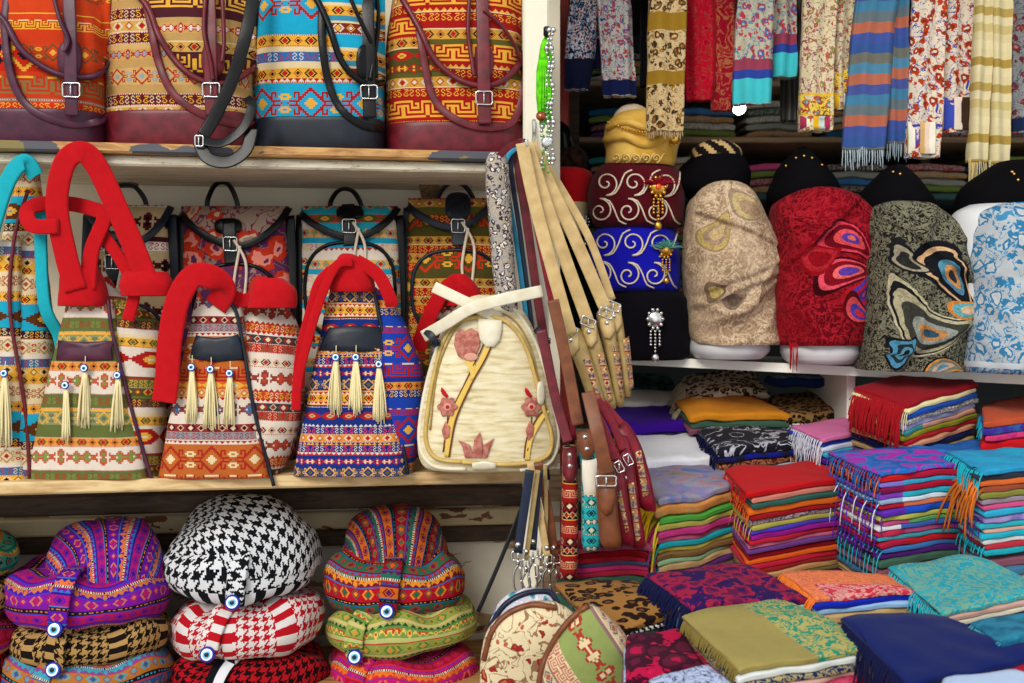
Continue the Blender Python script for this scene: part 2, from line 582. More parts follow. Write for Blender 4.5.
def stripes(name, cols, per=.04, dirn='v', warp=0.004, rot=0.0):
    s = NT(name); uv = s.warp(s.mapping(s.uv, rot=(0, 0, rot)), 12, warp)
    u, v, _ = s.sep(uv)
    f = s.math('FRACT', s.math('ADD', s.math('DIVIDE', v if dirn == 'v' else u, per), 20))
    n = len(cols)
    return s.finish(s.ramp(f, [(i/n, lin(c)) for i, c in enumerate(cols)]), .92)

def leopard(name, base, spot, mid, sc=55):
    s = NT(name)
    uv = s.warp(s.uv, 60, .006)
    d = s.voro(uv, sc, 'F1', .75)
    c = s.noise(uv, sc*1.6, 2)
    d = s.math('ADD', d, s.math('MULTIPLY', s.math('SUBTRACT', c, .5), .25))
    col = s.mix(s.lt(d, .52), s.mix(s.noise(uv, 12), lin(base), tuple(x*.75 for x in lin(base))), lin(spot))
    col = s.mix(s.lt(d, .25), col, lin(mid))
    return s.finish(col, .9)

def floral(name, base, c1, c2, c3, sc=28, fill=.5, ends=None, warp=.02, line_c=None):
    """scattered blossoms: two sizes of petalled cells with centres and fine sprigs"""
    s = NT(name)
    uv = s.warp(s.uv, 30, warp)
    d = s.voro(uv, sc, 'F1', .8)
    pet = s.math('MULTIPLY', s.noise(uv, sc*3, 1), .5)
    d1 = s.math('ADD', d, s.math('SUBTRACT', pet, .25))
    d2 = s.voro(uv, sc*2.3, 'F1', 1.0)
    w = s.noise(uv, sc*.9, 2, 1.2)
    vein = s.lt(s.math('ABSOLUTE', s.math('SUBTRACT', w, .5)), .018)
    col = s.mix(vein, lin(base), lin(line_c or c3))
    col = s.mix(s.lt(d2, .22), col, lin(c3))
    col = s.mix(s.lt(d1, .36*fill/.5), col, lin(c1))
    col = s.mix(s.lt(d1, .24*fill/.5), col, lin(c2))
    col = s.mix(s.lt(d1, .12*fill/.5), col, lin(base))
    if ends:                                   # borders: (axis, from, to, colour)
        u, v, _ = s.sep(s.uv)
        for ax, a, b, c in ends:
            w_ = v if ax == 'v' else u
            col = s.mix(s.math('MULTIPLY', s.gt(w_, a), s.lt(w_, b)), col, lin(c))
    return s.finish(col, .88)

def damask(name, base, c1, sc=35, thr=.5, width=.05, c2=None, half=None, band=None):
    """curling jacquard lines; half = (u position, other colour pair) for two-tone shawls"""
    s = NT(name)
    w = s.noise(s.uv, sc, 2, 2.2)
    f = s.lt(s.math('ABSOLUTE', s.math('SUBTRACT', w, thr)), width)
    g = s.gt(s.noise(s.uv, sc*.35, 1), .5)
    col = s.mix(f, lin(base), lin(c1))
    if c2: col = s.mix(s.math('MULTIPLY', g, s.lt(w, thr - width)), col, lin(c2))
    u, v, _ = s.sep(s.uv)
    if half:
        pos, cc = half
        col = s.mix(s.lt(u, pos), col, lin(cc))
    if band:
        for ax, a, b, c in band:
            w_ = v if ax == 'v' else u
            col = s.mix(s.math('MULTIPLY', s.gt(w_, a), s.lt(w_, b)), col, lin(c))
    return s.finish(col, .8, sheen=.3)

def clouds(name, stops, sc=8, vec_scale=(1, 1, 1), dist=.5):
    s = NT(name)
    return s.finish(s.ramp(s.noise(s.mapping(s.uv, scale=vec_scale), sc, 3, dist), [(p, lin(c)) for p, c in stops], False), .9)

def decals(name, basef, items, rough=.88, warp=.0035):
    """basef(s) gives the ground colour; items: (u, v, angle, length, width, bend, [(radius, colour)...]) teardrops and rosettes"""
    s = NT(name)
    col = basef(s)
    uv = s.warp(s.uv, 45, warp)
    for (cu, cv, ang, L, W, bend, rings) in items:
        p = s.mapping(uv, loc=(0, 0, 0))
        p = s.vadd(p, (cu, cv, 0), 'SUBTRACT')
        p = s.mapping(p, rot=(0, 0, -ang))
        x, y, _ = s.sep(p)
        x = s.math('DIVIDE', x, L); y = s.math('DIVIDE', y, L)
        y2 = s.math('SUBTRACT', y, s.math('MULTIPLY', s.math('MULTIPLY', x, x), bend))
        # width narrows towards +x: teardrop
        wd = s.math('MAXIMUM', s.math('MULTIPLY', s.math('SUBTRACT', 1.0, s.math('MULTIPLY', x, .75)), W / L), .02)
        yy = s.math('DIVIDE', y2, wd)
        d = s.math('SQRT', s.math('ADD', s.math('MULTIPLY', x, x), s.math('MULTIPLY', yy, yy)))
        for r, c in rings:
            if c == 'dots':
                continue
            col = s.mix(s.lt(d, r), col, lin(c))
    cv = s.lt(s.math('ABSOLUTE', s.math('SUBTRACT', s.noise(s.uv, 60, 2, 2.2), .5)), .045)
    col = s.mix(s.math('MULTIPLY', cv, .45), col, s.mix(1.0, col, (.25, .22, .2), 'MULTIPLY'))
    return s.finish(col, rough)

def leather(name, c, rough=.42, c2=None):
    s = NT(name)
    f = s.noise(s.uv, 40, 4)
    b = lin(c); d = lin(c2) if c2 else tuple(x*.6 for x in b)
    col = s.ramp(f, [(.3, d), (.65, b)], False)
    s.bump(s.voro(s.uv, 500), .15, .0008)
    m = s.finish(col, rough, fuzz=False)
    s.bs.inputs['Specular IOR Level'].default_value = .34
    return m

def metal(name, c, rough=.28):
    s = NT(name); 
    f = s.noise(s.obj, 60, 2)
    col = s.ramp(f, [(.3, tuple(x*.8 for x in lin(c))), (.7, lin(c))], False)
    return s.finish(col, rough, fuzz=False, metal=1.0)

def gloss(name, c, rough=.15):
    s = NT(name); col = s.mix(s.noise(s.obj, 30), tuple(x*.92 for x in lin(c)), lin(c))
    return s.finish(col, rough, fuzz=False)

def wood(name, c1, c2, sc=(1, 12, 12), rough=.7, crack=None, vein=6):
    s = NT(name)
    p = s.mapping(s.obj, scale=sc)
    f = s.noise(p, vein, 6, 1.0)
    g = s.noise(s.obj, 9, 3)
    col = s.ramp(f, [(.3, lin(c1)), (.62, lin(c2))], False)
    col = s.mix(s.math('MULTIPLY', g, .35), col, tuple(x*.6 for x in lin(c1)))
    if crack:
        h = s.noise(s.mapping(s.obj, scale=(sc[0]*.7, sc[1]*2.4, sc[2]*2.4)), 5, 2)
        k = s.lt(s.math('ABSOLUTE', s.math('SUBTRACT', h, .56)), .006)
        col = s.mix(k, col, lin(crack))
    s.bump(f, .4, .002)
    return s.finish(col, rough, fuzz=False)

def peeling(name, paint, under, rust, amount=.42, sc=5, stretch=(1, 1, 1)):
    s = NT(name)
    p = s.mapping(s.obj, scale=stretch)
    f = s.noise(p, sc, 8, .4)
    g = s.noise(s.obj, 30, 4)
    col = s.ramp(f, [(0, lin(rust)), (amount - .06, lin(under)), (amount, lin(paint))], True)
    col = s.mix(s.math('MULTIPLY', g, .25), col, tuple(x*.7 for x in lin(under)))
    s.bump(s.gt(f, amount), .5, .002)
    return s.finish(col, .6, fuzz=False)
# ---------------------------------------------------------------- colours shared by the woven goods
R_='#ab1f1c'; DR='#7a1420'; OR='#d8661f'; GD='#e0a83c'; CR='#dcc9a0'; BL='#1b3796'; TQ='#1aa0bd'; OL='#5b5a2a'; BK='#1b1520'; NV='#16204a'; PU='#5a1d86'; TN='#c8a064'; WH='#d9cfc2'; MG='#c21f6a'; BR='#7c3f1e'; GN='#2f7d4e'
def L1(c, n=1): return (line(n), c, c, c)
BORD = [L1(BK), L1(CR), (tri(), R_, CR, CR), L1(CR), L1(BK)]

M_shelf = wood('shelf_wood', '#8a5a2c', '#c99a5c', (1.2, 14, 14))
M_shelf_pale = wood('pale_shelf_wood', '#b38a55', '#e2c592', (1.2, 12, 12))
M_dark = wood('dark_wood', '#2a1a12', '#57402c', (1, 12, 12))
M_plank = wood('painted_plank', '#b9ad93', '#e9e0ca', (.8, 10, 14), crack='#6b5c44')
M_wall = peeling('peeling_wall_paint', '#e6dcc4', '#cbbd9c', '#7d6a4c', .33, 4)
M_wallr = peeling('rusty_wall_paint', '#d8d3c2', '#a58a66', '#4f2c18', .40, 7, (1, 1, 2.5))
M_rail = peeling('rusty_cream_rail', '#d9c79c', '#7a4a26', '#3f2415', .44, 9, (1, 1, 2))
M_post = peeling('cream_post_paint', '#e2dcc8', '#cfc4a4', '#8d7a55', .28, 4, (2, 2, .4))
M_brk = wood('bracket_wood', '#4e3a22', '#a88a58', (10, 10, 1.5))
M_white = gloss('white_shelf_laminate', '#f1efe2', .4)
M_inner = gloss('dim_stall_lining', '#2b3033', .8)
M_counter = wood('counter_board', '#6b5238', '#a08260', (1, 8, 8))

def S(name, mb, m, smooth=False, label=None): return mb.build(name, m, None, smooth=smooth, kind='structure', label=label)

def YL(px): return 2.0 + 0.15 * px / 520.0
TOPZ = 1.909; MIDZ = 1.287; LOWZ = 0.852
# back wall of the left unit
wl = MB(); a = P(-260, 0, YL(-260) + .362); b = P(560, 0, YL(560) + .362)
hexa(wl, [(a.x, a.y, MIDZ), (b.x, b.y, MIDZ), (b.x, b.y + .04, MIDZ), (a.x, a.y + .04, MIDZ)], [(a.x, a.y, 2.5), (b.x, b.y, 2.5), (b.x, b.y + .04, 2.5), (a.x, a.y + .04, 2.5)])
S('wall_left', wl, M_wall)
wl = MB()
hexa(wl, [(a.x, a.y, 0), (b.x, b.y, 0), (b.x, b.y + .04, 0), (a.x, a.y + .04, 0)], [(a.x, a.y, MIDZ), (b.x, b.y, MIDZ), (b.x, b.y + .04, MIDZ), (a.x, a.y + .04, MIDZ)])
S('wall_back', wl, M_wallr)

def board(x0, x1, z0, z1, depth, front=0.0):
    """board that follows the slanting front edge of the left unit between two image columns"""
    mb = MB()
    A = P(x0, 0, YL(x0) + front); B = P(x1, 0, YL(x1) + front)
    b_ = .004
    lo = [(A.x, A.y + b_, z0), (B.x, B.y + b_, z0), (B.x, B.y + depth, z0), (A.x, A.y + depth, z0)]
    hi = [(p[0], p[1], z1) for p in lo]
    m1 = [(A.x, A.y, z0 + b_), (B.x, B.y, z0 + b_), (B.x, B.y + depth, z0 + b_), (A.x, A.y + depth, z0 + b_)]
    m2 = [(p[0], p[1], z1 - b_) for p in m1]
    vs = lo + m1 + m2 + hi
    fs = [(3, 2, 1, 0), (12, 13, 14, 15)]
    for k in range(3):
        for i in range(4):
            j = (i + 1) % 4; fs.append((k*4+i, k*4+j, k*4+4+j, k*4+4+i))
    mb.add(vs, fs, [(p[0], p[2]+p[1]) for p in vs]); return mb
M_shelf2 = NT('worn_painted_shelf_wood')
_f = M_shelf2.noise(M_shelf2.mapping(M_shelf2.obj, scale=(1.2, 14, 14)), 6, 6, 1.0); _g = M_shelf2.noise(M_shelf2.mapping(M_shelf2.obj, loc=(.3, 0, 0), scale=(1.6, 3, 3)), 1.6, 6)
_c = M_shelf2.ramp(_f, [(.3, lin('#8a5a2c')), (.62, lin('#c99a5c'))], False)
_c = M_shelf2.mix(M_shelf2.lt(_g, .50), _c, lin('#4a4a52')); _c = M_shelf2.mix(M_shelf2.lt(_g, .42), _c, lin('#7a6a3a'))
M_shelf2 = M_shelf2.finish(_c, .6, fuzz=False)
upper = board(-220, 523, TOPZ - .019, TOPZ, .357).build('wall_shelf', M_shelf2, smooth=False, label='upper wooden shelf board carrying the four large backpacks', cat='shelf')
middle = board(-220, 528, MIDZ - .024, MIDZ, .357).build('wall_shelf', M_shelf_pale, smooth=False, label='middle pale wooden shelf board under the tasselled bags and cream backpack', cat='shelf')
lower = board(-220, 650, LOWZ - .024, LOWZ, .40).build('wall_shelf', M_shelf, smooth=False, label='lowest wooden shelf board under the stacks of patterned caps', cat='shelf')
# boards under the top shelf and rails behind the caps
S('trim_1', board(-220, 523, TOPZ - .040, TOPZ - .0205, .335, .02), M_plank)
S('trim_2', board(-220, 523, MIDZ - .115, MIDZ - .073, .03, .27), M_dark)
S('trim_3', board(-220, 523, MIDZ - .171, MIDZ - .134, .025, .335), M_rail)
S('trim_4', board(-220, 523, MIDZ - .209, MIDZ - .172, .02, .34), M_dark)
for (px0, px1, yb, lab) in ((420, 440, 196, 'short weathered wooden bracket under the upper shelf, behind the red and green backpack'), (92, 132, 186, 'dark worn wooden bracket under the upper shelf, behind the tall red strap loop')):
    mb = MB(); Y = YL(px0) + .28
    A = P(px0, yb, Y); B = P(px1, 0, Y)
    vs = [(A.x, Y - .10, TOPZ - .026), (B.x, Y - .10, TOPZ - .026), (B.x, Y + .04, TOPZ - .026), (A.x, Y + .04, TOPZ - .026),
          (A.x, Y, A.z + .01), (B.x, Y, A.z + .01), (B.x, Y + .04, A.z), (A.x, Y + .04, A.z)]
    hexa(mb, vs[4:], vs[:4])
    mb.build('shelf_bracket', M_brk, smooth=False, label=lab, cat='bracket')
# corner post
mb = MB(); A = P(523, 0, 2.17); B = P(549, 0, 2.17)
rbox(mb, A.x, B.x, 2.17, 2.24, 0, 2.55, .004)
S('trim_5', mb, M_post)
# stall shell
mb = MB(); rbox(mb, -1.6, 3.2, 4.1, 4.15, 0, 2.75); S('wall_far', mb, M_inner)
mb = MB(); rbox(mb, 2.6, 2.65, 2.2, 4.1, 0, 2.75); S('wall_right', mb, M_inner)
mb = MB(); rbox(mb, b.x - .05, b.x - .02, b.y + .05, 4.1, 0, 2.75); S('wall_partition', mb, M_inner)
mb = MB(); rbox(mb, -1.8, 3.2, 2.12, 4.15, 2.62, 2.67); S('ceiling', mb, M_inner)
mb = MB(); rbox(mb, -6, 6, -5, 4.2, -.04, 0); S('floor', mb, peeling('street_stone', '#a9a49a', '#8f897c', '#77705f', .4, 2))

# right side shelf: white board slanting a little towards the viewer on the right
def white_board(px0, y0, px1, y1, Yl, Yr, th, depth, name, lab):
    A = P(px0, y0, Yl); B = P(px1, y1, Yr); mb = MB()
    hi = [A, B, B + Vector((0, depth, 0)), A + Vector((0, depth, 0))]
    lo = [p - Vector((0, 0, th)) for p in hi]
    hexa(mb, lo, hi); o = mb.build(name, M_white, smooth=False, label=lab, cat='shelf'); return A, B, o
WA, WB, wsh = white_board(612, 355, 1110, 379, 2.62, 2.36, .021, .46, 'display_shelf', 'white shelf board carrying the turbans and the shawl wrapped busts')
def white_z(x):
    t = (x - WA.x) / (WB.x - WA.x); return WA.z + (WB.z - WA.z) * t
# upright divider under the white shelf
mb = MB(); p = P(846, 372, 2.60)
rbox(mb, p.x - .01, p.x + .01, 2.56, 2.92, 1.20, white_z(p.x) - .022, .002)
mb.build('shelf_divider', M_white, smooth=False, label='white upright panel standing under the white display shelf', cat='shelf divider')
# sloping counter steps that carry the piles
def counter(name, x0, x1, Y0, Z0, slope, depth, lab):
    mb = MB()
    hi = [(x0, Y0, Z0), (x1, Y0, Z0), (x1, Y0 + depth, Z0 + slope*depth), (x0, Y0 + depth, Z0 + slope*depth)]
    lo = [(q[0], q[1], q[2] - .03) for q in hi]
    hexa(mb, lo, hi)
    return mb.build(name, M_counter, smooth=False, label=lab, cat='counter')

# red painted upright behind the beads
mb = MB(); A = P(553, 0, 2.75); B = P(569, 0, 2.75)
rbox(mb, A.x, B.x, 2.75, 2.81, 0, 2.62, .003)
S('trim_6', mb, gloss('red_post_paint', '#b8301c', .5))
# ---------------------------------------------------------------- leather, metal, beads
M_mar = leather('maroon_leather', '#6e1a26', .38, '#4a0f18')
M_mar2 = leather('deep_red_leather', '#8a1228', .36, '#5f0a1a')
M_pur = leather('plum_leather', '#4e1c33', .4, '#38122a')
M_blk = leather('black_leather', '#0b0b0d', .3, '#060608')
M_nvl = leather('navy_leather', '#131c2a', .42, '#0c121c')
M_nvs = leather('navy_strap_leather', '#14203a', .4, '#0e172a')
M_tan = leather('beige_leather', '#c8ac78', .5, '#b0925e')
M_tan2 = leather('khaki_leather', '#a58c58', .5, '#8a7344')
M_brn = leather('brown_leather', '#7a4424', .42, '#5a2f17')
M_crm = leather('cream_leather', '#ddd6c2', .45, '#cfc5a8')
M_sil = metal('silver_metal', '#d8d8d6', .25)
M_gld = metal('gold_metal', '#e2b04a', .3)
M_tas = plain('cream_thread', '#e6d8a8', .1)
M_cord = plain('pale_cord', '#d8c8b4', .15)
M_redf = plain('red_velvet', '#b0121a', .3, sheen=.5)
M_redf2 = plain('bright_red_velvet', '#e0231a', .2, sheen=.5)
M_tqf = plain('turquoise_chenille', '#1f9fae', .25, sheen=.3)
G_blue = gloss('blue_glass', '#1230a8'); G_wht = gloss('white_glass', '#f2f4f4'); G_lb = gloss('light_blue_glass', '#58b4dc'); G_blk = gloss('black_glass', '#08080c')
EYE = [G_blue, G_wht, G_lb, G_blk]

def eye_bead(c, r, parent, name='eye_bead', nrm=(0, -1, .1), label=None):
    mb = MB()
    disc_stack(mb, c, [(0, -.35*r, 0), (.7*r, -.3*r, 0), (r, 0, 0), (.93*r, .22*r, 0), (.72*r, .32*r, 0), (.5*r, .36*r, 1), (.3*r, .38*r, 2), (.18*r, .39*r, 3), (0, .40*r, 3)], nrm, 18)
    return mb.build(name, EYE, parent, label=label)

def buckle(mb, c, w, h, r=.0016, ang=0.0):
    c = Vector(c); ca, sa = math.cos(ang), math.sin(ang)
    q = [(-w/2, -h/2), (-w/2*1.04, 0), (-w/2, h/2), (0, h/2*1.05), (w/2, h/2), (w/2*1.04, 0), (w/2, -h/2), (0, -h/2*1.05), (-w/2, -h/2)]
    pts = [c + Vector((x*ca - z*sa, 0, x*sa + z*ca)) for x, z in q]
    tube(mb, pts, r, n=26, sides=6)
    tube(mb, [c + Vector((0, -.002, h*.45)), c + Vector((0, -.003, -h*.45))], r*.8, n=4)
    return mb

def strap_on(body, pxs, wpx, mat, name, parent, off=.003, t=.003, n=None, label=None, w1=None):
    pts = body.line(pxs, off, n)
    s_ = pts[0].y / F
    return ribbon(MB(), pts, wpx * s_, t, n=len(pts), smoothn=False, w1=(w1*s_ if w1 else None)).build(name, mat, parent, label=label)
def cord_on(body, pxs, rpx, mat, name, parent, off=.003, label=None, n=None):
    pts = body.line(pxs, off, n)
    return tube(MB(), pts, rpx * pts[0].y / F, n=len(pts), smoothn=False).build(name, mat, parent, label=label)
def patch_on(body, poly, mat, name, parent, off=.003, th=.003, label=None):
    """leather patch: outline polygon (image columns/rows) laid on the front skin, with thickness"""
    mb = MB(); n = len(poly)
    cx = sum(p[0] for p in poly)/n; cy = sum(p[1] for p in poly)/n
    vs = []; fs = []
    for k, (f_, o_) in enumerate(((1.0, off - th*.6), (1.0, off + th*.3), (.93, off + th), (.5, off + th*1.2))):
        for (x, y) in poly: vs.append(body.front(cx + (x-cx)*f_, cy + (y-cy)*f_, o_))
    vs.append(body.front(cx, cy, off + th*1.2))
    for k in range(3):
        for i in range(n):
            j = (i+1) % n; fs.append((k*n+i, k*n+j, (k+1)*n+j, (k+1)*n+i))
    for i in range(n): fs.append((3*n+i, 3*n+(i+1) % n, 4*n))
    mb.add(vs, fs)
    return mb.build(name, mat, parent, label=label)
def oval(cx, cy, rx, ry, n=16, p=1.0):
    out = []
    for i in range(n):
        t = 2*PI*i/n; c, s_ = math.cos(t), math.sin(t)
        out.append((cx + rx*math.copysign(abs(c)**p, c), cy + ry*math.copysign(abs(s_)**p, s_)))
    return out

def tassel(top, L, parent, seed=0, w=.011, bead=True):
    """returns the tassel part hanging from `top`, with its bead and knot"""
    top = Vector(top); R = random.Random(seed); mb = MB()
    tube(mb, [top + Vector((0, .002, .02)), top], .0008, n=4, sides=4)
    nk = top - Vector((0, 0, .012))
    ball(mb, nk, .0046, .0046, .006, 10, 6)
    for k in range(26):
        a = 2*PI*k/26 + R.random()*.3; rr = w*1.35*(.3 + .75*R.random())
        l = L*(.86 + .2*R.random())
        e = nk + Vector((math.cos(a)*rr, math.sin(a)*rr*.55 - .002, -l + .012))
        m = nk + Vector((math.cos(a)*rr*.72, math.sin(a)*rr*.5 - .001, -l*.42))
        tube(mb, [nk + Vector((math.cos(a)*.003, math.sin(a)*.003, .001)), m, e], .0019, n=6, sides=4, r1=.0011)
    o = mb.build('tassel', M_tas, parent)
    if bead: eye_bead(top + Vector((0, -.004, -.002)), .0078, o)
    return o

# ---------------------------------------------------------------- four large backpacks on the upper shelf
def big_backpack(x0, x1, ybase, lab, M_body, M_lea, M_flap, pocket, flap, strapx, ybk, patchc, cords, depth=.20, base_mat=None, toph=-62, seed=1, base_label=None):
    YF = YL((x0+x1)/2) + .03
    w = x1 - x0
    zb = TOPZ
    body = Loft([(ybase+12, x0+3, x1-3, depth*.92), (ybase-24, x0, x1, depth), (60, x0, x1-1, depth*1.04), (20, x0+3, x1-5, depth), (-8, x0+10, x1-13, depth*.9), (-34, x0+20, x1-22, depth*.75), (toph, x0+w*.2, x1-w*.2, depth*.5)], YF, n=3.4, wr=.006, wf=9, seed=seed, zb=zb + .002)
    T = thing('backpack', (P((x0+x1)/2, 0, YF + depth/2).x, YF + depth/2, zb), lab, 'backpack', 'large woven backpacks on the upper shelf')
    mb = MB(); body.mesh(mb); mb.build('body', M_body, T)
    bs = Loft([(ybase+14, x0+1, x1-1, depth*.95), (ybase+2, x0-1, x1+1, depth*1.01), (ybase-20, x0-2, x1+2, depth*1.04), (ybase-21, x0-1, x1+1, depth)], YF - .003, n=3.4, Yc=body.Yc, seed=seed, wr=.003, wf=9, zb=zb, nv=14)
    mb = MB(); bs.mesh(mb); mb.build('base', base_mat or M_lea, T, label=base_label)
    # flap: closed sheet hanging over the front, bordered by its leather edge
    fp = cr(flap, 18)
    mb = MB(); vs = []; fs = []
    for i, (x, y) in enumerate(fp):
        for k in range(7):
            t = k/6; yy = -45 + (y + 45)*t
            vs.append(body.front(x, yy, .007 + .003*math.sin(t*PI)))
    vs2 = [v + Vector((0, .004, 0)) for v in vs]; N = len(vs)
    for i in range(17):
        for k in range(6):
            a_ = i*7+k; fs.append((a_, a_+7, a_+8, a_+1)); fs.append((N+a_+1, N+a_+8, N+a_+7, N+a_))
    for i in range(17):
        fs.append((i*7+6, (i+1)*7+6, N+(i+1)*7+6, N+i*7+6)); fs.append((i*7, N+i*7, N+(i+1)*7, (i+1)*7))
    for k in range(6):
        fs.append((k, k+1, N+k+1, N+k)); fs.append((17*7+k+1, 17*7+k, N+17*7+k, N+17*7+k+1))
    allv = vs + vs2
    mb.add(allv, fs, [(p.x - T.location.x, p.z - TOPZ) for p in allv]); fl = mb.build('flap', M_flap, T)
    cord_on(body, flap, 3.4, M_lea, 'flap_edge', fl, off=.009, n=40)
    pk = strap_on(body, pocket, 7.5, M_lea, 'pocket_edge', T, off=.005, t=.009, n=50)
    # closing strap with its buckle
    st = strap_on(body, [(strapx - 2, -30), (strapx, 30), (strapx + 1, ybk), (strapx + 2, ybk + 26)], 13, M_lea, 'closing_strap', T, off=.016, t=.004)
    patch_on(body, oval(*patchc, n=16, p=.8), M_lea, 'patch', T, off=.010, th=.004)
    mb = MB(); c = body.front(strapx + 1, ybk, .021); buckle(mb, c, .030, .024); mb.build('buckle', M_sil, st)
    if cords:
        for q in cords:
            cord_on(body, q, 2.2, M_lea, 'drawstring', T, off=.022, n=24)
    return T, body

def kil(n, bands, **k): return kilim(n, bands, **k)
B1 = kil('kilim_orange_red', [(chain(), OR, BK, GD), L1('#8a7a66', 2), L1('#b83a1c', 3), (esses(), '#c8321a', GD, GD), L1('#8a7a66'), (ladder(), R_, WH, WH), L1('#8a7a66'), L1('#c23c1a', 4), (big(comb_()), '#b8361a', '#8a6a40', GD), L1('#c23c1a', 4), (big(hook()), '#c02818', GD, BK)], px=.0021, voff=-.03)
B1f = kil('kilim_orange_flap', [L1('#c8401c', 14), (hook(), '#c8401c', '#6a4a2a', GD), L1('#c43a1a', 12), (comb_(), '#b5301a', GD, CR), L1('#c8401c', 5), L1(GD, 1)], px=.0022)
B2 = kil('kilim_tan_brown', [(rosette(), '#c39a5a', R_, '#8a9aa8'), L1('#c8a468', 5), (ladder(), R_, WH, WH), (esses(), '#5c1a28', CR, GD), (ladder(), R_, WH, WH), L1(CR), (chain(), '#c8a050', R_, WH), L1(CR), (ladder(), R_, WH, WH), (esses(), '#5c1a28', CR, GD), (ladder(), WH, R_, R_), L1('#b8945a', 8), (hook(), '#c8a468', R_, '#8a9aa8'), L1('#b8945a', 8)], px=.0021)
B2f = kil('kilim_brown_flap', [L1('#4a2028', 9), (big(comb_()), '#4a2028', GD, '#4a2028'), L1('#4a2028', 2), (chain(), '#c8a050', R_, BK), L1(CR), L1('#b8945a', 7), (rosette(), '#c39a5a', R_, WH), L1('#b8945a', 5)], px=.0021)
B3 = kil('kilim_turquoise_cream', [L1(CR, 5), (ladder(), R_, GD, GD), (chain(), GD, R_, BK), (ladder(), WH, R_, R_), L1(TQ, 3), L1('#1ea0c8', 11), (big(hook()), '#1ea0c8', R_, GD), L1('#1ea0c8', 4), (ladder(), R_, GD, WH), (tri(), R_, WH, WH), (chain(), GD, R_, BK), L1(CR, 6), (esses(), '#2a6aa8', WH, R_)], px=.0021)
B3f = kil('kilim_turquoise_flap', [(chain(), GD, R_, BK), L1(CR, 3), L1('#1ea0c8', 12), (ladder(), R_, WH, WH), (chain(), '#7a2a20', GD, WH), L1(CR, 2), L1('#3a8aa8', 5)], px=.0021)
B4 = kil('kilim_red_olive', [(rosette(), '#4f4a22', R_, GD), L1('#4f4a22', 3), (steps(), '#4f4a22', R_, GD), L1('#4f4a22', 2), L1(CR), (chain(), '#c8963c', R_, BK), (ladder(), R_, GD, GD), L1('#9e1a18', 3), (big(comb_()), '#9e1a18', GD, GD), L1('#9e1a18', 3), (esses(), '#9e1a18', GD, GD), L1(CR), (chain(), '#c8963c', R_, WH), L1('#5a5526', 4)], px=.0021)
B4f = kil('kilim_red_flap', [(chain(), '#c8963c', R_, BK), L1(CR), L1('#9e1a18', 6), (esses(), '#9e1a18', GD, GD), L1(CR), (tri(), '#9e1a18', GD, GD), L1('#9e1a18', 3), (big(comb_()), '#9e1a18', GD, GD), L1('#5a5526', 5)], px=.0021)

big_backpack(-14, 110, 140, 'large orange red woven backpack with plum leather trim', B1, M_pur, B1f,
    [(8, -10), (5, 30), (12, 78), (30, 108), (68, 124), (98, 122), (111, 116)], [(-12, 10), (4, 20), (20, 48), (42, 66), (66, 76), (95, 76), (110, 62)], 70, 90, (70, 58, 13, 18),
    [[(52, -10), (60, 20), (68, 40), (64, 52)]], seed=1)
big_backpack(113, 256, 141, 'large tan and brown woven backpack with wine red leather trim', B2, M_mar, B2f,
    [(146, 2), (152, 30), (158, 60), (172, 92), (198, 112), (232, 124), (254, 122)], [(122, -20), (147, 6), (160, 38), (182, 68), (206, 82), (232, 82), (256, 66)], 210, 90, (213, 60, 12, 18),
    [[(206, -8), (204, 30), (210, 60), (213, 80)], [(222, -8), (224, 40), (222, 62)]], seed=2)
big_backpack(257, 385, 147, 'large turquoise and cream woven backpack with black leather trim', B3, M_blk, B3f,
    [(322, 10), (322, 40), (328, 80), (340, 108), (362, 125), (384, 130)], [(268, -28), (308, -10), (326, 18), (340, 58), (354, 76), (368, 84), (385, 82)], 368, 92, (366, 62, 10, 18),
    [[(346, -12), (360, 20), (374, 50), (376, 78)], [(376, -10), (378, 30), (370, 80)]], base_mat=M_nvl, seed=3)
big_backpack(388, 524, 152, 'large red and olive woven backpack with brick maroon leather trim beside the cream post', B4, M_mar, B4f,
    [(419, 30), (424, 60), (432, 95), (450, 116), (478, 127), (506, 126), (518, 112), (522, 80), (522, 56)], [(396, -12), (418, 26), (434, 58), (456, 78), (482, 86), (504, 80), (522, 60)], 483, 98, (484, 62, 10, 18),
    [[(470, -10), (468, 30), (472, 62), (474, 76)], [(484, 10), (500, 24), (514, 44), (522, 64)]], seed=4)
# the long loose black shoulder strap spilling over the shelf edge
T = thing('shoulder_strap', P(230, 150, 1.99), 'loose black leather shoulder strap with steel ring drooping over the upper shelf edge', 'strap')
yy = YL(230)
mb = MB(); ribbon(mb, [P(256, -20, yy+.02), P(247, 30, yy-.012), (P(232, 80, yy-.014)), P(214, 118, yy-.016), P(203, 136, yy-.02)], .024, .004, face=(.1, -1, 0)); mb.build('strap', M_blk, T)
mb = MB(); ribbon(mb, [P(200, 140, yy-.024), P(222, 143, yy-.028), P(243, 128, yy-.026), (P(252, 106, yy-.022)), P(246, 98, yy-.01)], .018, .003, face=(.2, -1, .5)); mb.build('strap', M_blk, T)
mb = MB(); ribbon(mb, [P(199, 142, yy-.02), P(208, 158, yy-.026), P(228, 162, yy-.03), P(246, 150, yy-.026), P(252, 128, yy-.018)], .024, .003, face=(0, -1, .3)); mb.build('strap', M_blk, T)
mb = MB(); buckle(mb, P(199, 141, yy-.03), .014, .018, .0018); mb.build('ring', M_sil, T)

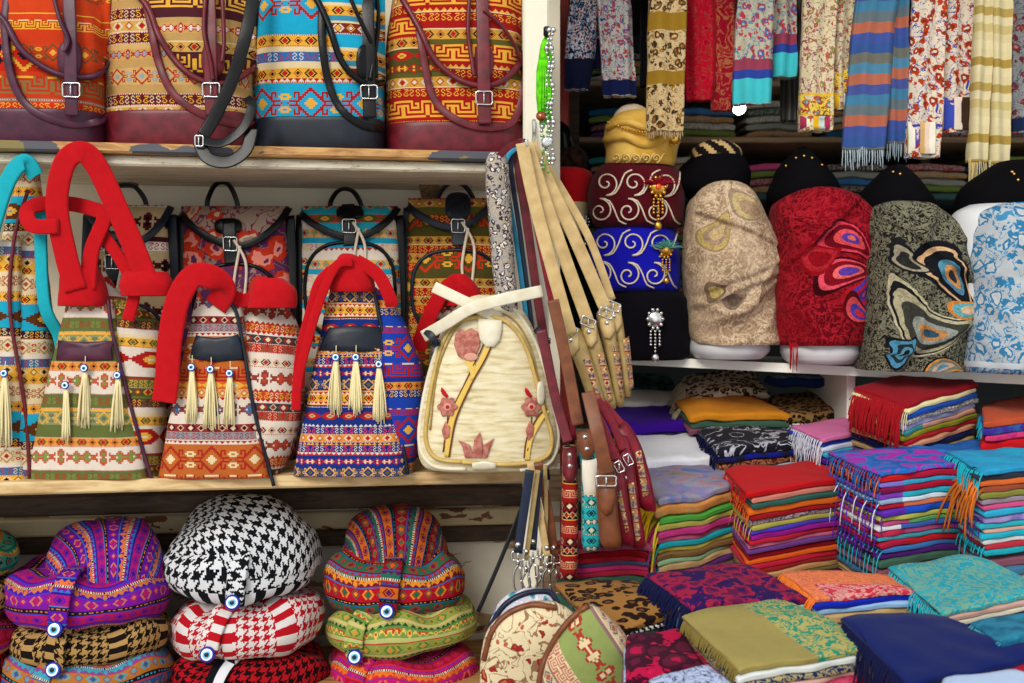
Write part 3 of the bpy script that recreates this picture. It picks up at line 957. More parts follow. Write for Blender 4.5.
# ---------------------------------------------------------------- small backpacks in the back row
def small_backpack(x0, x1, yt, yb, lab, M_body, M_flap, M_side, dip, bk, pocket, handle, eyes=None, dY=.20, tabc=None, skew=0, seed=1, M_pocket=None):
    YF = YL((x0+x1)/2) + dY; d = .10; w = x1 - x0
    zb = MIDZ
    T = thing('small_backpack', (P((x0+x1)/2, 0, YF+d/2).x, YF+d/2, zb), lab, 'backpack', 'small flap backpacks in the back row')
    body = Loft([(460, x0-2, x1+2, d*.95), (yb, x0, x1, d), ((yt+yb)/2, x0+2, x1-2, d), (yt+12, x0+5, x1-6+skew, d*.8), (yt+2, x0+9, x1-9+skew, d*.5), (yt-1, x0+14, x1-14+skew, d*.2)], YF, n=4, wr=.004, wf=12, seed=seed, zb=zb)
    mb = MB(); body.mesh(mb); mb.build('body', M_body, T)
    # dark binding running down both sides
    for sx in (0, 1):
        xx = (x0+1, x1-1)[sx]; sg = (1, -1)[sx]
        q = [(xx, yb+20), (xx + sg*1, (yt+yb)/2), (xx + sg*3 + (skew if sx else 0), yt+6)]
        strap_on(body, q, 9, M_side, 'binding', T, off=.002, t=.008)
    m = (x0+x1)/2
    xl, xr = x0+4, x1-5+skew
    edge = [(xl, yt+4), (xl + w*.12, yt+dip*.55), (m - w*.1, yt+dip), (m + w*.12, yt+dip), (xr - w*.12, yt+dip*.5), (xr, yt - (2 if skew == 0 else 6))]
    fp = cr(edge, 18); vs = []; fs = []
    for i, (x, y) in enumerate(fp):
        for k in range(6):
            t = k/5; vs.append(body.front(x, yt - 4 + (max(y, yt) + 4 - yt)*t, .006))
    N = len(vs); vs += [v + Vector((0, .004, 0)) for v in vs]
    for i in range(17):
        for k in range(5):
            a_ = i*6+k; fs.append((a_, a_+6, a_+7, a_+1)); fs.append((N+a_+1, N+a_+7, N+a_+6, N+a_))
        fs.append((i*6+5, (i+1)*6+5, N+(i+1)*6+5, N+i*6+5)); fs.append((i*6, N+i*6, N+(i+1)*6, (i+1)*6))
    for k in range(5):
        fs.append((k, k+1, N+k+1, N+k)); fs.append((17*6+k+1, 17*6+k, N+17*6+k, N+17*6+k+1))
    mb = MB(); mb.add(vs, fs, [(p.x - T.location.x, p.z - MIDZ) for p in vs]); fl = mb.build('flap', M_flap, T)
    strap_on(body, edge, 7, M_side, 'flap_edge', fl, off=.009, t=.006, n=30)
    bx, by = bk
    if tabc: patch_on(body, oval(*tabc, n=16, p=.7), M_side, 'leather_tab', T, off=.010, th=.003)
    st = strap_on(body, [(bx - 1, by - 22), (bx, by), (bx + 1, by + 20)], 13, M_side, 'closing_strap', T, off=.014, t=.003)
    mb = MB(); buckle(mb, body.front(bx, by, .019), .026, .026); mb.build('buckle', M_sil, st)
    pp = patch_on(body, pocket, M_pocket or M_body, 'pocket', T, off=.005, th=.010)
    pts = body.line(pocket + [pocket[0]], .010, 50); tube(MB(), pts, .0045, n=50, smoothn=False).build('piping', M_side, pp)
    for k, q in enumerate([[(bx + 10, by + 2), (bx + 4, by + 40), (bx + 8, by + 62)], [(bx + 4, by - 4), (bx + 16, by + 20), (bx + 14, by + 58)]]):
        cd = cord_on(body, q, 1.5, M_cord, 'drawcord', T, off=.02, n=18)
        if eyes: eye_bead(body.front(q[-1][0], q[-1][1] + 4, .026), .009, cd)
    hx0, hx1, hy0, hy1 = handle
    Yh = YF + d*.5
    mb = MB(); ribbon(mb, [P(hx0, hy1, Yh), P(hx0 + 1, (hy0+hy1)/2, Yh), P(hx0 + (hx1-hx0)*.3, hy0, Yh-.01), P(hx0 + (hx1-hx0)*.7, hy0+1, Yh-.01), P(hx1 - 1, (hy0+hy1)/2 + 3, Yh), P(hx1, hy1 + 4, Yh)], .010, .005, face=(.3, -.5, -1), n=34)
    mb.build('handle', M_side, T)
    return T

K1 = kil('kilim_beige_sun', [L1('#c9b48a', 6), (big(rosette()), '#c9b48a', '#5c1a20', BK), L1('#c9b48a', 6), (esses(), '#f0e6dc', R_, '#8a2030'), L1('#4a1a28', 5)], px=.0021)
K2 = floral('purple_floral_brocade', '#5a2a50', '#b8301c', '#d88070', '#8a7060', 22, .75)
K2f = floral('grey_red_floral_brocade', '#a08a78', '#c03a28', '#d8b090', '#7a2a4a', 24, .6)
K3 = kil('kilim_cream_turquoise', [L1('#1f8fae', 5), (chain(), CR, '#b52a30', BK), L1(WH, 6), (esses(), WH, '#b52a30', GD), L1('#1f9fc0', 6), (ladder(), R_, WH, WH), (chain(), '#d8b060', R_, '#1f8fae'), L1(WH, 10), (tri(), R_, WH, WH), L1('#1f8fae', 4), (rosette(), GD, R_, BK)], px=.0019)
K3f = kil('kilim_turquoise_lid', [L1('#2aa8bc', 6), (chain(), '#2aa8bc', R_, GD), L1('#2aa8bc', 6), (steps(), '#c03a28', '#5b5a2a', GD)], px=.0019)
K4 = kil('kilim_red_gold_small', [(esses(), '#9e1a18', GD, GD), L1(CR), (chain(), '#c8963c', '#6a1a18', BK), L1('#4f4a22', 7), (big(hook()), '#4f4a22', '#c8341c', GD), L1('#4f4a22', 2), (esses(), '#c01c1c', GD, GD), (ladder(), R_, GD, GD), (chain(), '#c8963c', R_, BK), (ladder(), R_, CR, CR)], px=.0019)
K4f = kil('kilim_red_gold_lid', [(chain(), '#c8963c', R_, CR), (ladder(), R_, CR, CR), (esses(), '#9e1a18', GD, GD), L1('#5b5a2a', 9)], px=.0019)
small_backpack(84, 176, 209, 320, 'small beige backpack with navy binding half hidden behind the red strap loop', K1, K1, M_nvl, 32, (112, 262), oval(128, 330, 34, 26), (108, 146, 186, 208), seed=11, tabc=(112, 240, 14, 9))
small_backpack(177, 294, 210, 320, 'small purple and grey floral backpack with black binding and two blue eye beads', K2, K2f, M_blk, 34, (230, 244), oval(236, 306, 42, 42, p=.8), (207, 238, 184, 214), eyes=True, seed=12, tabc=(228, 226, 14, 8))
small_backpack(297, 403, 210, 320, 'small cream and turquoise striped backpack with navy piping on its round pocket', K3, K3f, M_blk, 26, (349, 226), oval(350, 290, 45, 48, p=.75), (330, 362, 190, 212), seed=13, tabc=(350, 212, 14, 7))
small_backpack(404, 499, 202, 320, 'small red and gold backpack with navy tab and steel buckle behind the cream backpack', K4, K4f, M_nvl, 24, (458, 226), oval(456, 292, 44, 42, p=.75), (438, 474, 184, 206), seed=14, tabc=(458, 206, 13, 14), eyes=True)

# ---------------------------------------------------------------- tasselled shoulder bags in the front row
def hobo(lab, outline, panel, M_side, M_panel, band, seam, tassels, cuffs, loops, M_str, M_pipe, Y=None, depth=.13, seed=1, tip=None, M_band=None, M_panel_low=None, cat='bag', group='tasselled kilim shoulder bags'):
    xs = [q[1] for q in outline] + [q[2] for q in outline]
    m = (min(xs)+max(xs))/2
    YF = Y if Y else YL(m) + .012
    T = thing('shoulder_bag', (P(m, 0, YF+depth/2).x, YF+depth/2, MIDZ), lab, cat, group)
    body = Loft([(y, a_, b_, t) for y, a_, b_, t in outline], YF + .006, n=2.6, wr=.006, wf=11, seed=seed, zb=MIDZ)
    mb = MB(); body.mesh(mb); mb.build('body', M_side, T)
    pan = Loft([(y, a_, b_, t) for y, a_, b_, t in panel], YF - .004, n=3.2, wr=.003, wf=11, seed=seed+40, zb=MIDZ)
    mb = MB(); pan.mesh(mb); po = mb.build('front_panel', M_panel, T)
    if seam: tube(MB(), pan.line(seam, .003, 30), .0036, n=30, smoothn=False).build('piping', M_pipe, T)
    if band: patch_on(pan, band, M_band or M_pipe, 'leather_band', po, off=.003, th=.003)
    for k, (x, y, L, w) in enumerate(tassels):
        tassel(pan.front(x, y, .010), L * YF / F, T, seed=seed*10+k, w=w)
    for q in cuffs:
        cf = Loft(q, YF - .012, n=2.4, wr=.003, wf=20, seed=seed, nv=16, nu=32); mb = MB(); cf.mesh(mb); mb.build('strap_cuff', M_str, T)
    for pts, w in loops:
        mb = MB(); ribbon(mb, [P(x, y, YF + dy) for x, y, dy in pts], w*YF/F, .008, n=56); mb.build('strap', M_str, T)
    return T, pan

H1 = kil('kilim_bag_turquoise', [(chain(), GD, BK, CR), (ladder(), R_, WH, WH), (esses(), '#2a6a9a', CR, R_), L1(WH, 5), (hook(), '#d9c49a', '#a08060', R_), L1(WH, 2), (ladder(), R_, GD, GD), (esses(), '#3a1a24', GD, CR), L1('#20a0c0', 4), (big(steps()), '#20a0c0', '#5a3018', GD), L1('#20a0c0', 8), (ladder(), R_, WH, WH), (chain(), GD, R_, BK), (ladder(), R_, WH, WH), L1(CR, 4), (hook(), CR, '#a05030', '#a05030'), L1(CR, 3), (chain(), GD, R_, BK)], px=.00165)
H2 = kil('kilim_bag_green_front', [(ladder(), WH, R_, R_), L1('#5f6a38', 3), (esses(), '#5f6a38', '#8a8a48', R_), L1('#5f6a38', 3), (ladder(), R_, WH, WH), L1(WH, 5), (big(rosette()), WH, '#b8543a', '#7a8a48'), L1(WH, 2), (ladder(), R_, WH, WH), (chain(), '#d8903c', R_, BK), (ladder(), R_, WH, WH), L1('#5f6a38', 8), L1('#5f6a38', 6), (hook(), '#7f8a68', GD, '#5f6a38'), L1(GD, 3)], px=.00165)
H2s = kil('kilim_bag_green_side', [L1(WH, 6), (ladder(), R_, WH, WH), (esses(), '#5f2a28', GD, '#5f6a38'), L1('#5f6a38', 3), (chain(), '#4f4a22', R_, GD), (ladder(), R_, WH, WH), (esses(), '#5f6a38', GD, GD), L1('#8a3a28', 3), L1(WH, 10), (big(steps()), WH, R_, GD), L1(WH, 4), (ladder(), R_, GD, GD), (chain(), GD, '#5f6a38', BK), L1(CR, 4)], px=.00165, rot=.08)
H3 = kil('kilim_bag_rust_front', [(big(comb_()), '#b5622a', R_, CR), L1('#b5622a', 2), (big(hook()), '#b5622a', '#a02a20', CR), L1('#b5622a', 2), L1(WH), (tri(), R_, WH, WH), L1(WH), (esses(), '#8a8a90', '#7a1a28', R_), (chain(), '#8a2a30', CR, BK), L1(WH, 7), (big(rosette()), WH, '#8a3a30', '#4a6a9a'), L1(WH, 2), (tri(), R_, WH, WH), (chain(), '#d8a05a', R_, CR), (steps(), '#c8602a', GD, WH)], px=.00165)
H3s = kil('kilim_bag_rust_side', [L1(WH, 6), (ladder(), R_, WH, WH), (esses(), '#b02a24', '#d8a080', '#4a6a4a'), (ladder(), WH, R_, R_), (chain(), '#3a3a40', CR, R_), L1(WH), (tri(), R_, WH, WH), (esses(), '#b5402a', CR, GD), (tri(), WH, R_, R_), L1(WH, 3), (big(rosette()), WH, '#8a3a30', '#b5402a'), L1(WH, 3), (ladder(), R_, WH, WH), (chain(), '#d8c8b0', R_, BK)], px=.00165, rot=.06)
H4 = kil('kilim_bag_blue_front', [(hook(), '#1c2f78', GD, OL), L1('#1c2f78', 2), (rosette(), '#1c3088', R_, CR), L1('#1c2f78', 3), L1(R_), (tri(), WH, '#c03a48', WH), (esses(), '#1c2f78', WH, '#d83a5a'), (tri(), '#1c2f78', GD, WH), (ladder(), R_, WH, WH), (chain(), '#d8903c', R_, WH), (ladder(), R_, WH, WH), (esses(), '#1c2f78', WH, '#d83a5a'), (tri(), '#1c2f78', WH, WH), L1('#1c2f78', 6), (steps(), '#1c2f78', R_, TN), L1('#1c2f78', 6), (ladder(), R_, WH, WH), L1('#1c2f78', 2), L1(GD), (tri(), R_, WH, WH), (chain(), '#e0a83c', R_, BK), (tri(), R_, WH, WH), L1(GD, 2)], px=.0015)
H4s = kil('kilim_bag_blue_side', [(esses(), '#1c2f78', WH, GD), (chain(), '#d8903c', R_, BK), L1('#1c3088', 6), (big(comb_()), '#1c3fa8', R_, CR), L1('#1c3fa8', 2), (big(hook()), '#1c3fa8', R_, GD), L1('#1c3fa8', 2), (comb_(), '#1c3fa8', R_, CR), L1('#1c3fa8', 12)], px=.00165)
def trap(yb, l0, r0, yt, l1, r1, t=.1, mid=None, tb=None):
    return [(yb, l0, r0, t), ((yb*3+yt)/4, l0+(l1-l0)*.22, r0+(r1-r0)*.22, t), ((yb+yt)/2, l0+(l1-l0)*.48, r0+(r1-r0)*.48, t*.9), ((yb+yt*3)/4, l0+(l1-l0)*.74, r0+(r1-r0)*.74, t*.7), (yt, l1, r1, tb or t*.4)]

# leftmost: turquoise with cyan strap
hobo('turquoise kilim shoulder bag with cyan chenille strap, leftmost in the front row', trap(482, -70, 62, 230, 6, 44, .12) + [(170, 20, 40, .04)], trap(482, -80, 28, 240, 2, 20, .06), H1, H1, None, [(30, 478), (24, 400), (10, 310), (14, 240), (28, 190)], [(5, 372, 72, .012)],
     [], [([(36, 176, .0), (24, 162, -.012), (6, 185, -.014), (-14, 250, -.01)], 16), ([(40, 200, .03), (44, 300, .02), (60, 340, .05), (66, 400, .06)], 12)], M_tqf, M_mar, seed=21, depth=.12, Y=2.02)
# green / maroon with the tall red loop
hobo('green and white kilim bag with tall looping red velvet straps and three cream tassels', [(482, 60, 164, .12), (440, 66, 163, .13), (380, 74, 164, .12), (325, 80, 160, .09), (296, 84, 122, .05), (272, 70, 104, .03)], trap(482, 26, 150, 300, 68, 112, .07), H2s, H2,
     [(58, 340), (62, 341), (85, 342), (110, 341), (115, 340), (112, 348), (113, 360), (85, 361), (56, 360), (57, 350)], [(152, 480), (140, 440), (124, 380), (112, 330), (108, 300)],
     [(66, 384, 58, .006), (85, 367, 58, .011), (118, 374, 56, .013)],
     [[(306, 60, 106, .07), (300, 60, 107, .075), (285, 61, 105, .075), (272, 63, 100, .07), (266, 66, 96, .05)], [(296, 122, 172, .05), (284, 120, 173, .06), (272, 124, 168, .05)]],
     [([(76, 290, -.012), (66, 255, -.014), (57, 205, -.016), (64, 165, -.018), (80, 152, -.018), (96, 165, -.014), (120, 215, -.008), (140, 262, -.004), (150, 290, .0)], 22),
      ([(88, 290, -.004), (92, 250, .004), (104, 218, .012), (90, 208, .02), (60, 203, .022), (34, 206, .0), (27, 215, -.014), (34, 226, -.022), (58, 226, -.024)], 15),
      ([(104, 236, .02), (122, 262, .012), (134, 290, .012), (128, 320, .012)], 12)], M_redf, M_pur, seed=22, depth=.13, M_band=M_pur, Y=2.03)
# rust with navy piping
hobo('rust and white kilim bag with draped red velvet strap and navy leather band', [(486, 190, 276, .12), (440, 190, 296, .14), (390, 192, 305, .13), (340, 200, 303, .10), (312, 206, 292, .06), (300, 214, 270, .03)], trap(486, 158, 272, 300, 196, 240, .07), H3s, H3,
     [(196, 335), (200, 336), (215, 338), (232, 336), (238, 334), (242, 346), (244, 360), (215, 362), (190, 358), (192, 346)], [(274, 486), (264, 450), (252, 400), (244, 350), (236, 312), (226, 300)],
     [(192, 366, 56, .009), (211, 368, 60, .011), (230, 372, 54, .011)],
     [[(308, 248, 296, .06), (300, 250, 297, .065), (288, 252, 295, .065), (278, 256, 282, .05)]],
     [([(216, 306, .01), (224, 290, -.004), (214, 278, -.016), (194, 276, -.020), (178, 300, -.020), (170, 340, -.018), (167, 380, -.016), (164, 402, -.016)], 24),
      ([(262, 296, .02), (240, 300, .02), (222, 286, .01)], 14)], M_redf, M_nvl, seed=23, depth=.13, Y=2.045)
# royal blue
hobo('royal blue kilim bag with red velvet cuff and three cream tassels beside the cream backpack', [(476, 330, 412, .12), (440, 332, 420, .12), (380, 340, 424, .12), (330, 344, 408, .09), (300, 342, 388, .06), (285, 342, 372, .03)], trap(476, 294, 408, 290, 330, 374, .07), H4s, H4,
     [(329, 328), (345, 326), (365, 326), (381, 327), (386, 340), (388, 351), (365, 352), (340, 351), (318, 351), (322, 340)], [(408, 474), (402, 440), (392, 380), (382, 330), (374, 290)],
     [(336, 356, 58, .011), (356, 356, 58, .010), (379, 363, 58, .011)],
     [[(292, 330, 374, .06), (286, 330, 375, .068), (270, 334, 370, .068), (258, 338, 360, .06), (254, 342, 352, .04)]],
     [([(352, 262, -.014), (336, 266, -.02), (320, 300, -.02), (308, 340, -.018), (298, 380, -.016), (296, 410, -.014)], 9),
      ([(346, 262, -.01), (322, 280, -.006), (312, 310, -.004), (302, 350, -.002), (298, 388, .0)], 12),
      ([(356, 260, -.004), (378, 275, .0), (390, 298, .004), (392, 306, .01)], 13)], M_redf, M_nvl, seed=24, depth=.12, Y=2.065)
# the bag half hidden behind the cream backpack
hobo('patterned bag with red velvet strap standing behind the cream backpack', [(476, 420, 520, .06), (400, 425, 515, .06), (340, 432, 505, .06), (300, 440, 486, .04), (290, 448, 476, .02)], [(476, 440, 490, .05), (420, 445, 485, .05), (360, 447, 480, .04)], H3s, H1, None, None, [],
     [[(306, 444, 482, .05), (298, 444, 483, .05), (284, 448, 476, .05), (274, 452, 466, .03)]],
     [([(456, 280, -.008), (440, 296, -.012), (426, 325, -.012), (418, 350, -.012)], 15)], M_redf, M_nvl, seed=25, depth=.06, Y=2.205, cat='bag')

# ---------------------------------------------------------------- cream backpack
YF = 2.02
T = thing('rounded_backpack', (P(488, 0, YF+.06).x, YF+.06, MIDZ), 'cream rounded backpack with embroidered tulip and roses hanging over the right end of the shelf', 'backpack')
bp = Loft([(470, 436, 542, .07), (466, 424, 552, .10), (450, 418, 558, .115), (415, 420, 556, .12), (370, 430, 547, .12), (335, 440, 536, .115), (312, 452, 524, .10), (299, 466, 510, .07), (295, 478, 498, .03)], YF, n=2.5, wr=.002, wf=9, seed=31, nu=60, nv=60)
M_cb = clouds('cream_slub_brocade', [(.3, '#b8a57c'), (.45, '#d3c49c'), (.62, '#dfd4b6')], 18, (1, 7, 1), .3)
mb = MB(); bp.mesh(mb); mb.build('body', M_cb, T)
ring_ = [(462, 462), (436, 458), (426, 440), (428, 410), (434, 375), (442, 345), (454, 325), (472, 318), (495, 317), (514, 328), (527, 350), (536, 380), (544, 410), (552, 438), (546, 457), (520, 464), (490, 464), (462, 462)]
M_pip = leather('straw_piping', '#c9ab62', .5, '#b0904a')
tube(MB(), bp.line(ring_, .004, 90), .0042, n=90, smoothn=False).build('piping', M_pip, T)
tube(MB(), bp.line([(466, 469), (434, 466), (420, 446), (422, 408), (432, 364), (446, 330), (466, 306), (490, 300), (512, 308), (532, 335), (544, 368), (553, 405), (558, 440), (548, 464), (520, 470)], .001, 90), .004, n=90, smoothn=False).build('piping', M_crm, T)
tube(MB(), bp.line([(430, 430), (436, 378), (447, 344), (460, 324), (478, 313), (498, 312), (516, 322), (530, 346), (538, 376), (547, 410)], .003, 60), .0018, n=60, smoothn=False).build('zip', leather('zip_tape', '#a98a48', .5), T)
patch_on(bp, [(478, 318), (490, 319), (502, 320), (502, 330), (500, 340), (494, 347), (486, 347), (480, 340), (478, 330)], M_crm, 'leather_tab', T, off=.004, th=.004)
patch_on(bp, oval(541, 393, 4, 12, p=.7), M_crm, 'zip_pull', T, off=.008, th=.004)
patch_on(bp, [(472, 463), (484, 461), (496, 463), (496, 469), (484, 470), (472, 469)], M_crm, 'zip_pull', T, off=.008, th=.004)
mb = MB(); ribbon(mb, [P(434, 287, 2.03), P(455, 297, 2.025), P(480, 309, 2.02), P(500, 318, 2.03)], .021, .008, n=16); mb.build('shoulder_strap', M_crm, T)
mb = MB(); ribbon(mb, [P(424, 336, 2.05), P(445, 324, 2.02), P(470, 309, 2.005), P(500, 300, 2.0), P(542, 291, 2.01)], .022, .008, n=30); mb.build('shoulder_strap', M_crm, T)
for (x, y) in ((432, 340), (542, 338)):
    mb = MB(); ribbon(mb, [P(x-6, y-9, 2.04), P(x, y-3, 2.03), P(x+5, y+6, 2.035)], .014, .004, n=8); buckle(mb, P(x+4, y+3, 2.028), .014, .010, .0012); mb.build('side_loop', M_nvl, T, label='dark side loop with metal ring')
M_st = plain('stem_thread', '#d9b75c', .1); M_rose = plain('rose_thread', '#9c5a4e', .2, c2='#b8786a', sc=90); M_rdth = plain('red_thread', '#b01c24', .15); M_brth = plain('brown_thread', '#6a3a24', .15); M_pkth = plain('pink_thread', '#c89080', .15)
def vein(pts, w, mat, name='stem'):
    q = bp.line(pts, .0028, 26); ribbon(MB(), q, w*YF/F, .0012, n=26, smoothn=False).build(name, mat, EMB)
mb = MB(); pts = bp.line([(447, 457), (452, 420), (468, 385), (482, 360), (492, 335)], .0022, 30)
ribbon(mb, pts, .0105, .001, n=30, smoothn=False); EMB = mb.build('embroidery', M_st, T, label='embroidered stems, tulips and roses in gold, brick and red thread')
vein([(449, 457), (456, 420), (471, 385), (485, 360), (494, 340)], 1.6, M_brth)
vein([(443, 452), (449, 418), (464, 385), (475, 362), (483, 345), (485, 330)], 1.4, M_brth)
vein([(474, 378), (470, 365), (463, 355)], 5, M_st); vein([(472, 380), (474, 350), (472, 342)], 4, M_st)
vein([(527, 460), (530, 440), (540, 420), (548, 410)], 5, M_st); vein([(524, 458), (527, 438), (537, 418), (545, 409)], 1.4, M_brth)
patch_on(bp, [(455, 335), (454, 345), (458, 356), (466, 361), (475, 357), (480, 346), (480, 336), (477, 331), (471, 328), (465, 331), (460, 329)], M_rose, 'tulip', EMB, off=.003, th=.0014)
for x in (460, 466, 472, 477): vein([(x, 332), (467 + (x-467)*.6, 356)], 1.3, M_pkth, 'petal_line')
patch_on(bp, oval(471, 357, 7, 4), M_pkth, 'sepal', EMB, off=.005, th=.001)
for cx_, cy_ in ((447.5, 407), (531.5, 407)):
    patch_on(bp, [(cx_ + 9.5*(1 + .14*math.cos(6*a_))*math.cos(a_), cy_ + 9.5*(1 + .14*math.cos(6*a_))*math.sin(a_)) for a_ in [2*PI*k/30 for k in range(30)]], M_rose, 'rose', EMB, off=.003, th=.0014)
    patch_on(bp, oval(cx_, cy_, 4, 4), M_pkth, 'rose_heart', EMB, off=.0052, th=.001)
    patch_on(bp, oval(cx_, cy_, 2, 2, 8), M_rdth, 'rose_heart', EMB, off=.0065, th=.0008)
    patch_on(bp, [(cx_-6, cy_-20), (cx_-3, cy_-17), (cx_+1, cy_-11), (cx_-1, cy_-9), (cx_-5, cy_-12), (cx_-7, cy_-16)], M_rdth, 'petal', EMB, off=.003, th=.0014)
    patch_on(bp, [(cx_-2, cy_+14), (cx_+3, cy_+20), (cx_+2, cy_+30), (cx_-3, cy_+34), (cx_-6, cy_+24)], M_rose, 'leaf', EMB, off=.003, th=.0014)
    vein([(cx_, cy_+9), (cx_-1, cy_+30), (cx_-4, cy_+44)], 1.2, M_brth)
for q in ([(465, 458), (462, 446), (458, 440), (470, 445), (474, 458)], [(472, 458), (474, 440), (480, 432), (483, 445), (482, 458)], [(482, 458), (484, 445), (494, 438), (490, 448), (487, 458)]):
    patch_on(bp, q, M_rose, 'tulip', EMB, off=.003, th=.0014)
M_blk.node_tree.nodes['Principled BSDF'].inputs['Specular IOR Level'].default_value = .22
# ---------------------------------------------------------------- stacked newsboy caps
def cap(cx, cy, w, hr, dome, mats, tab, bead, lab, Y=None, tilt=0.0, seed=1, dstripe=.6, group='patterned newsboy caps in stacks', lob=.012):
    """ring centre (cx, cy), ring width w and half height hr in image units; dome = (centre x, width, top y)"""
    Y = Y or YL(cx) + .185
    s_ = Y / F
    C = P(cx, cy, Y); R = w/2*s_; H = hr*s_; ey = .80
    T = thing('newsboy_cap', (C.x, C.y, C.z - H), lab, 'cap', group)
    vs = []; fs = []; uv = []; nu, nv = 64, 22; a = R*.42
    def ringpt(th, ph):
        rr = R - a + a*math.copysign(abs(math.cos(ph))**.8, math.cos(ph))
        zz = H*math.copysign(abs(math.sin(ph))**.85, math.sin(ph))
        x = rr*math.cos(th); y = rr*math.sin(th)*ey
        puck = 1 + .10*math.sin(3*th + seed) + .05*math.sin(8*th + 2*seed)
        zz *= puck
        d = nz(x + seed, y, zz + seed, 9)*.011 + nz(x, y + seed, zz, 26)*.005
        zz += tilt*x + d*.7 + (-.006*math.cos(6*th) if math.sin(ph) > 0 else 0)
        return Vector((C.x + x + d*math.cos(th), C.y + y + d*math.sin(th), C.z + zz))
    for j in range(nv):
        ph = 2*PI*j/nv
        for i in range(nu + 1):
            th = -PI/2 + 2*PI*i/nu
            vs.append(ringpt(th, ph)); uv.append(((th + PI/2)*R*.95, (((ph + PI) % (2*PI)))*(a*.35 + H*.55)))
    for j in range(nv):
        for i in range(nu):
            j2 = (j+1) % nv
            fs.append((j*(nu+1)+i, j*(nu+1)+i+1, j2*(nu+1)+i+1, j2*(nu+1)+i))
    mb = MB(); mb.add(vs, fs, uv); cf = mb.build('cuff', mats[1], T)
    dx, dw, dt = dome
    DC = P(dx, cy, Y); DR = dw/2*s_; DH = (cy - dt)*s_; 
    vs = []; fs = []; uv = []; nv2 = 20
    ca, sa = math.cos(dstripe), math.sin(dstripe)
    def dompt(th, k):
        ph = PI/2*k/nv2
        cr_ = max(math.cos(ph), 0)**.75; sr_ = math.sin(ph)**.9
        x = DR*cr_*math.cos(th); y = DR*cr_*math.sin(th)*ey; z = DH*sr_
        bulge = 1 + .12*math.sin(ph*2)*math.sin(2*th + seed*1.7)
        x *= bulge; y *= bulge
        d = nz(x + seed*2, y, z, 10)*lob + nz(x, y, z + seed, 28)*.004
        z += tilt*x*.6
        return Vector((DC.x + x + d*math.cos(th), DC.y + y + d*math.sin(th) - .15*z*0, C.z + z + d)), x, y, z
    for k in range(nv2 + 1):
        for i in range(nu):
            p, x, y, z = dompt(2*PI*i/nu, k)
            vs.append(p); ar = (PI/2 - PI/2*k/nv2)*(DR*.45 + DH*.55); th_ = 2*PI*i/nu; X_ = ar*math.cos(th_); Y_ = ar*math.sin(th_); uv.append((-X_*sa + Y_*ca, X_*ca + Y_*sa))
    for k in range(nv2):
        for i in range(nu):
            i2 = (i+1) % nu; fs.append((k*nu+i, k*nu+i2, (k+1)*nu+i2, (k+1)*nu+i))
    mb = MB(); mb.add(vs, fs, uv); mb.build('crown', mats[0], T)
    # front tab from the crown over the cuff, ending in the eye bead
    bx, by = bead; tx, ty = tab
    pts = []
    for k in range(12):
        t = k/11; X = tx + (bx - tx)*t; Yp = ty + (by - ty)*t
        th = math.atan2(-1, ((X - cx)*s_)/(R*.9)*1.0)
        xw = (X - 512)*(Y - R*ey*.95)/F - C.x; th = -math.acos(max(-.95, min(.95, xw/R)))
        pe = math.asin(max(-.5, min(.3, (cy - by)*s_/H)))
        ph = PI*.80*(1 - t) + pe*t
        q = ringpt(th, ph)
        pts.append(q + Vector((0, -.006*math.cos(ph) - .003, .007*max(math.sin(ph), 0))))
    mb = MB(); ribbon(mb, pts, .038, .006, n=26, face=(0, -1, .9)); tb = mb.build('front_tab', mats[2], T)
    e = pts[-1] + Vector((0, -.011, -.002))
    eye_bead(e, .0155, tb, nrm=(0, -1, .25))
    return T
def ethnic(n, cols, px=.0022, voff=0):
    a, b, c, d, e = cols
    return kilim(n, [(chain(), a, b, c), L1(d), (rosette()[:5], e, c, c), L1(c), (ladder(), BK, WH, WH), (ladder(), BK, WH, WH), L1(b), (tri(), d, a, a), L1(e, 2), (chain(), b, e, a), L1(d), (dots(), BK, c, c), L1(a)], px=px, voff=voff)
E1 = ethnic('purple_ethnic_cloth', ['#5a18a0', '#a81c70', '#d8703c', '#2a78c0', '#301a90'])
E1b = ethnic('purple_ethnic_band', ['#7a18a0', '#b01c5a', '#c8743c', '#3a3ab8', '#4a14a0'])
E2 = bitmap('brown_tooth_check', TOOTH, '#a88450', '#17110f', px=.0023, warp=.01, stripe=(.11, .3, 'u'))
E3 = ethnic('steel_blue_ethnic_cloth', ['#b0702c', '#1f5f9a', '#3aa0b8', '#b8385c', '#7a4a90'])
E4 = bitmap('black_white_tooth_check', TOOTH, '#cfd1d6', '#101216', px=.0034, warp=.008, rot=.5)
E4b = bitmap('black_white_tooth_cuff', TOOTH, '#cfd1d6', '#101216', px=.0034, warp=.006, stripe=(.13, .4, 'v'))
E5 = bitmap('red_white_tooth_check', TOOTH, '#cfc8c6', '#a8121e', px=.0025, warp=.01, stripe=(.12, .35, 'u'))
E6 = bitmap('red_black_tooth_check', TOOTH, '#a0101a', '#14080c', px=.0026, warp=.01)
E7 = ethnic('rainbow_ethnic_cloth', ['#8a1226', '#c0641c', '#1f6a54', '#1f4f98', '#5a1a50'])
E7b = ethnic('rainbow_ethnic_band', ['#b01428', '#1f6a4a', '#e0902c', '#2a6ab0', '#7a1430'], voff=.012)
E8 = kilim('lime_ethnic_cloth', [(tri(), '#9aa858', '#2a4a28', OL), L1('#c8b878', 3), (chain(), '#8aa04a', '#c8963c', '#5a7a3a'), L1('#c0342a'), L1('#b8c078', 3), (rosette()[:5], '#7a9a4a', '#e0c060', '#b84a2a'), L1('#5a8a48', 2)], px=.0022)
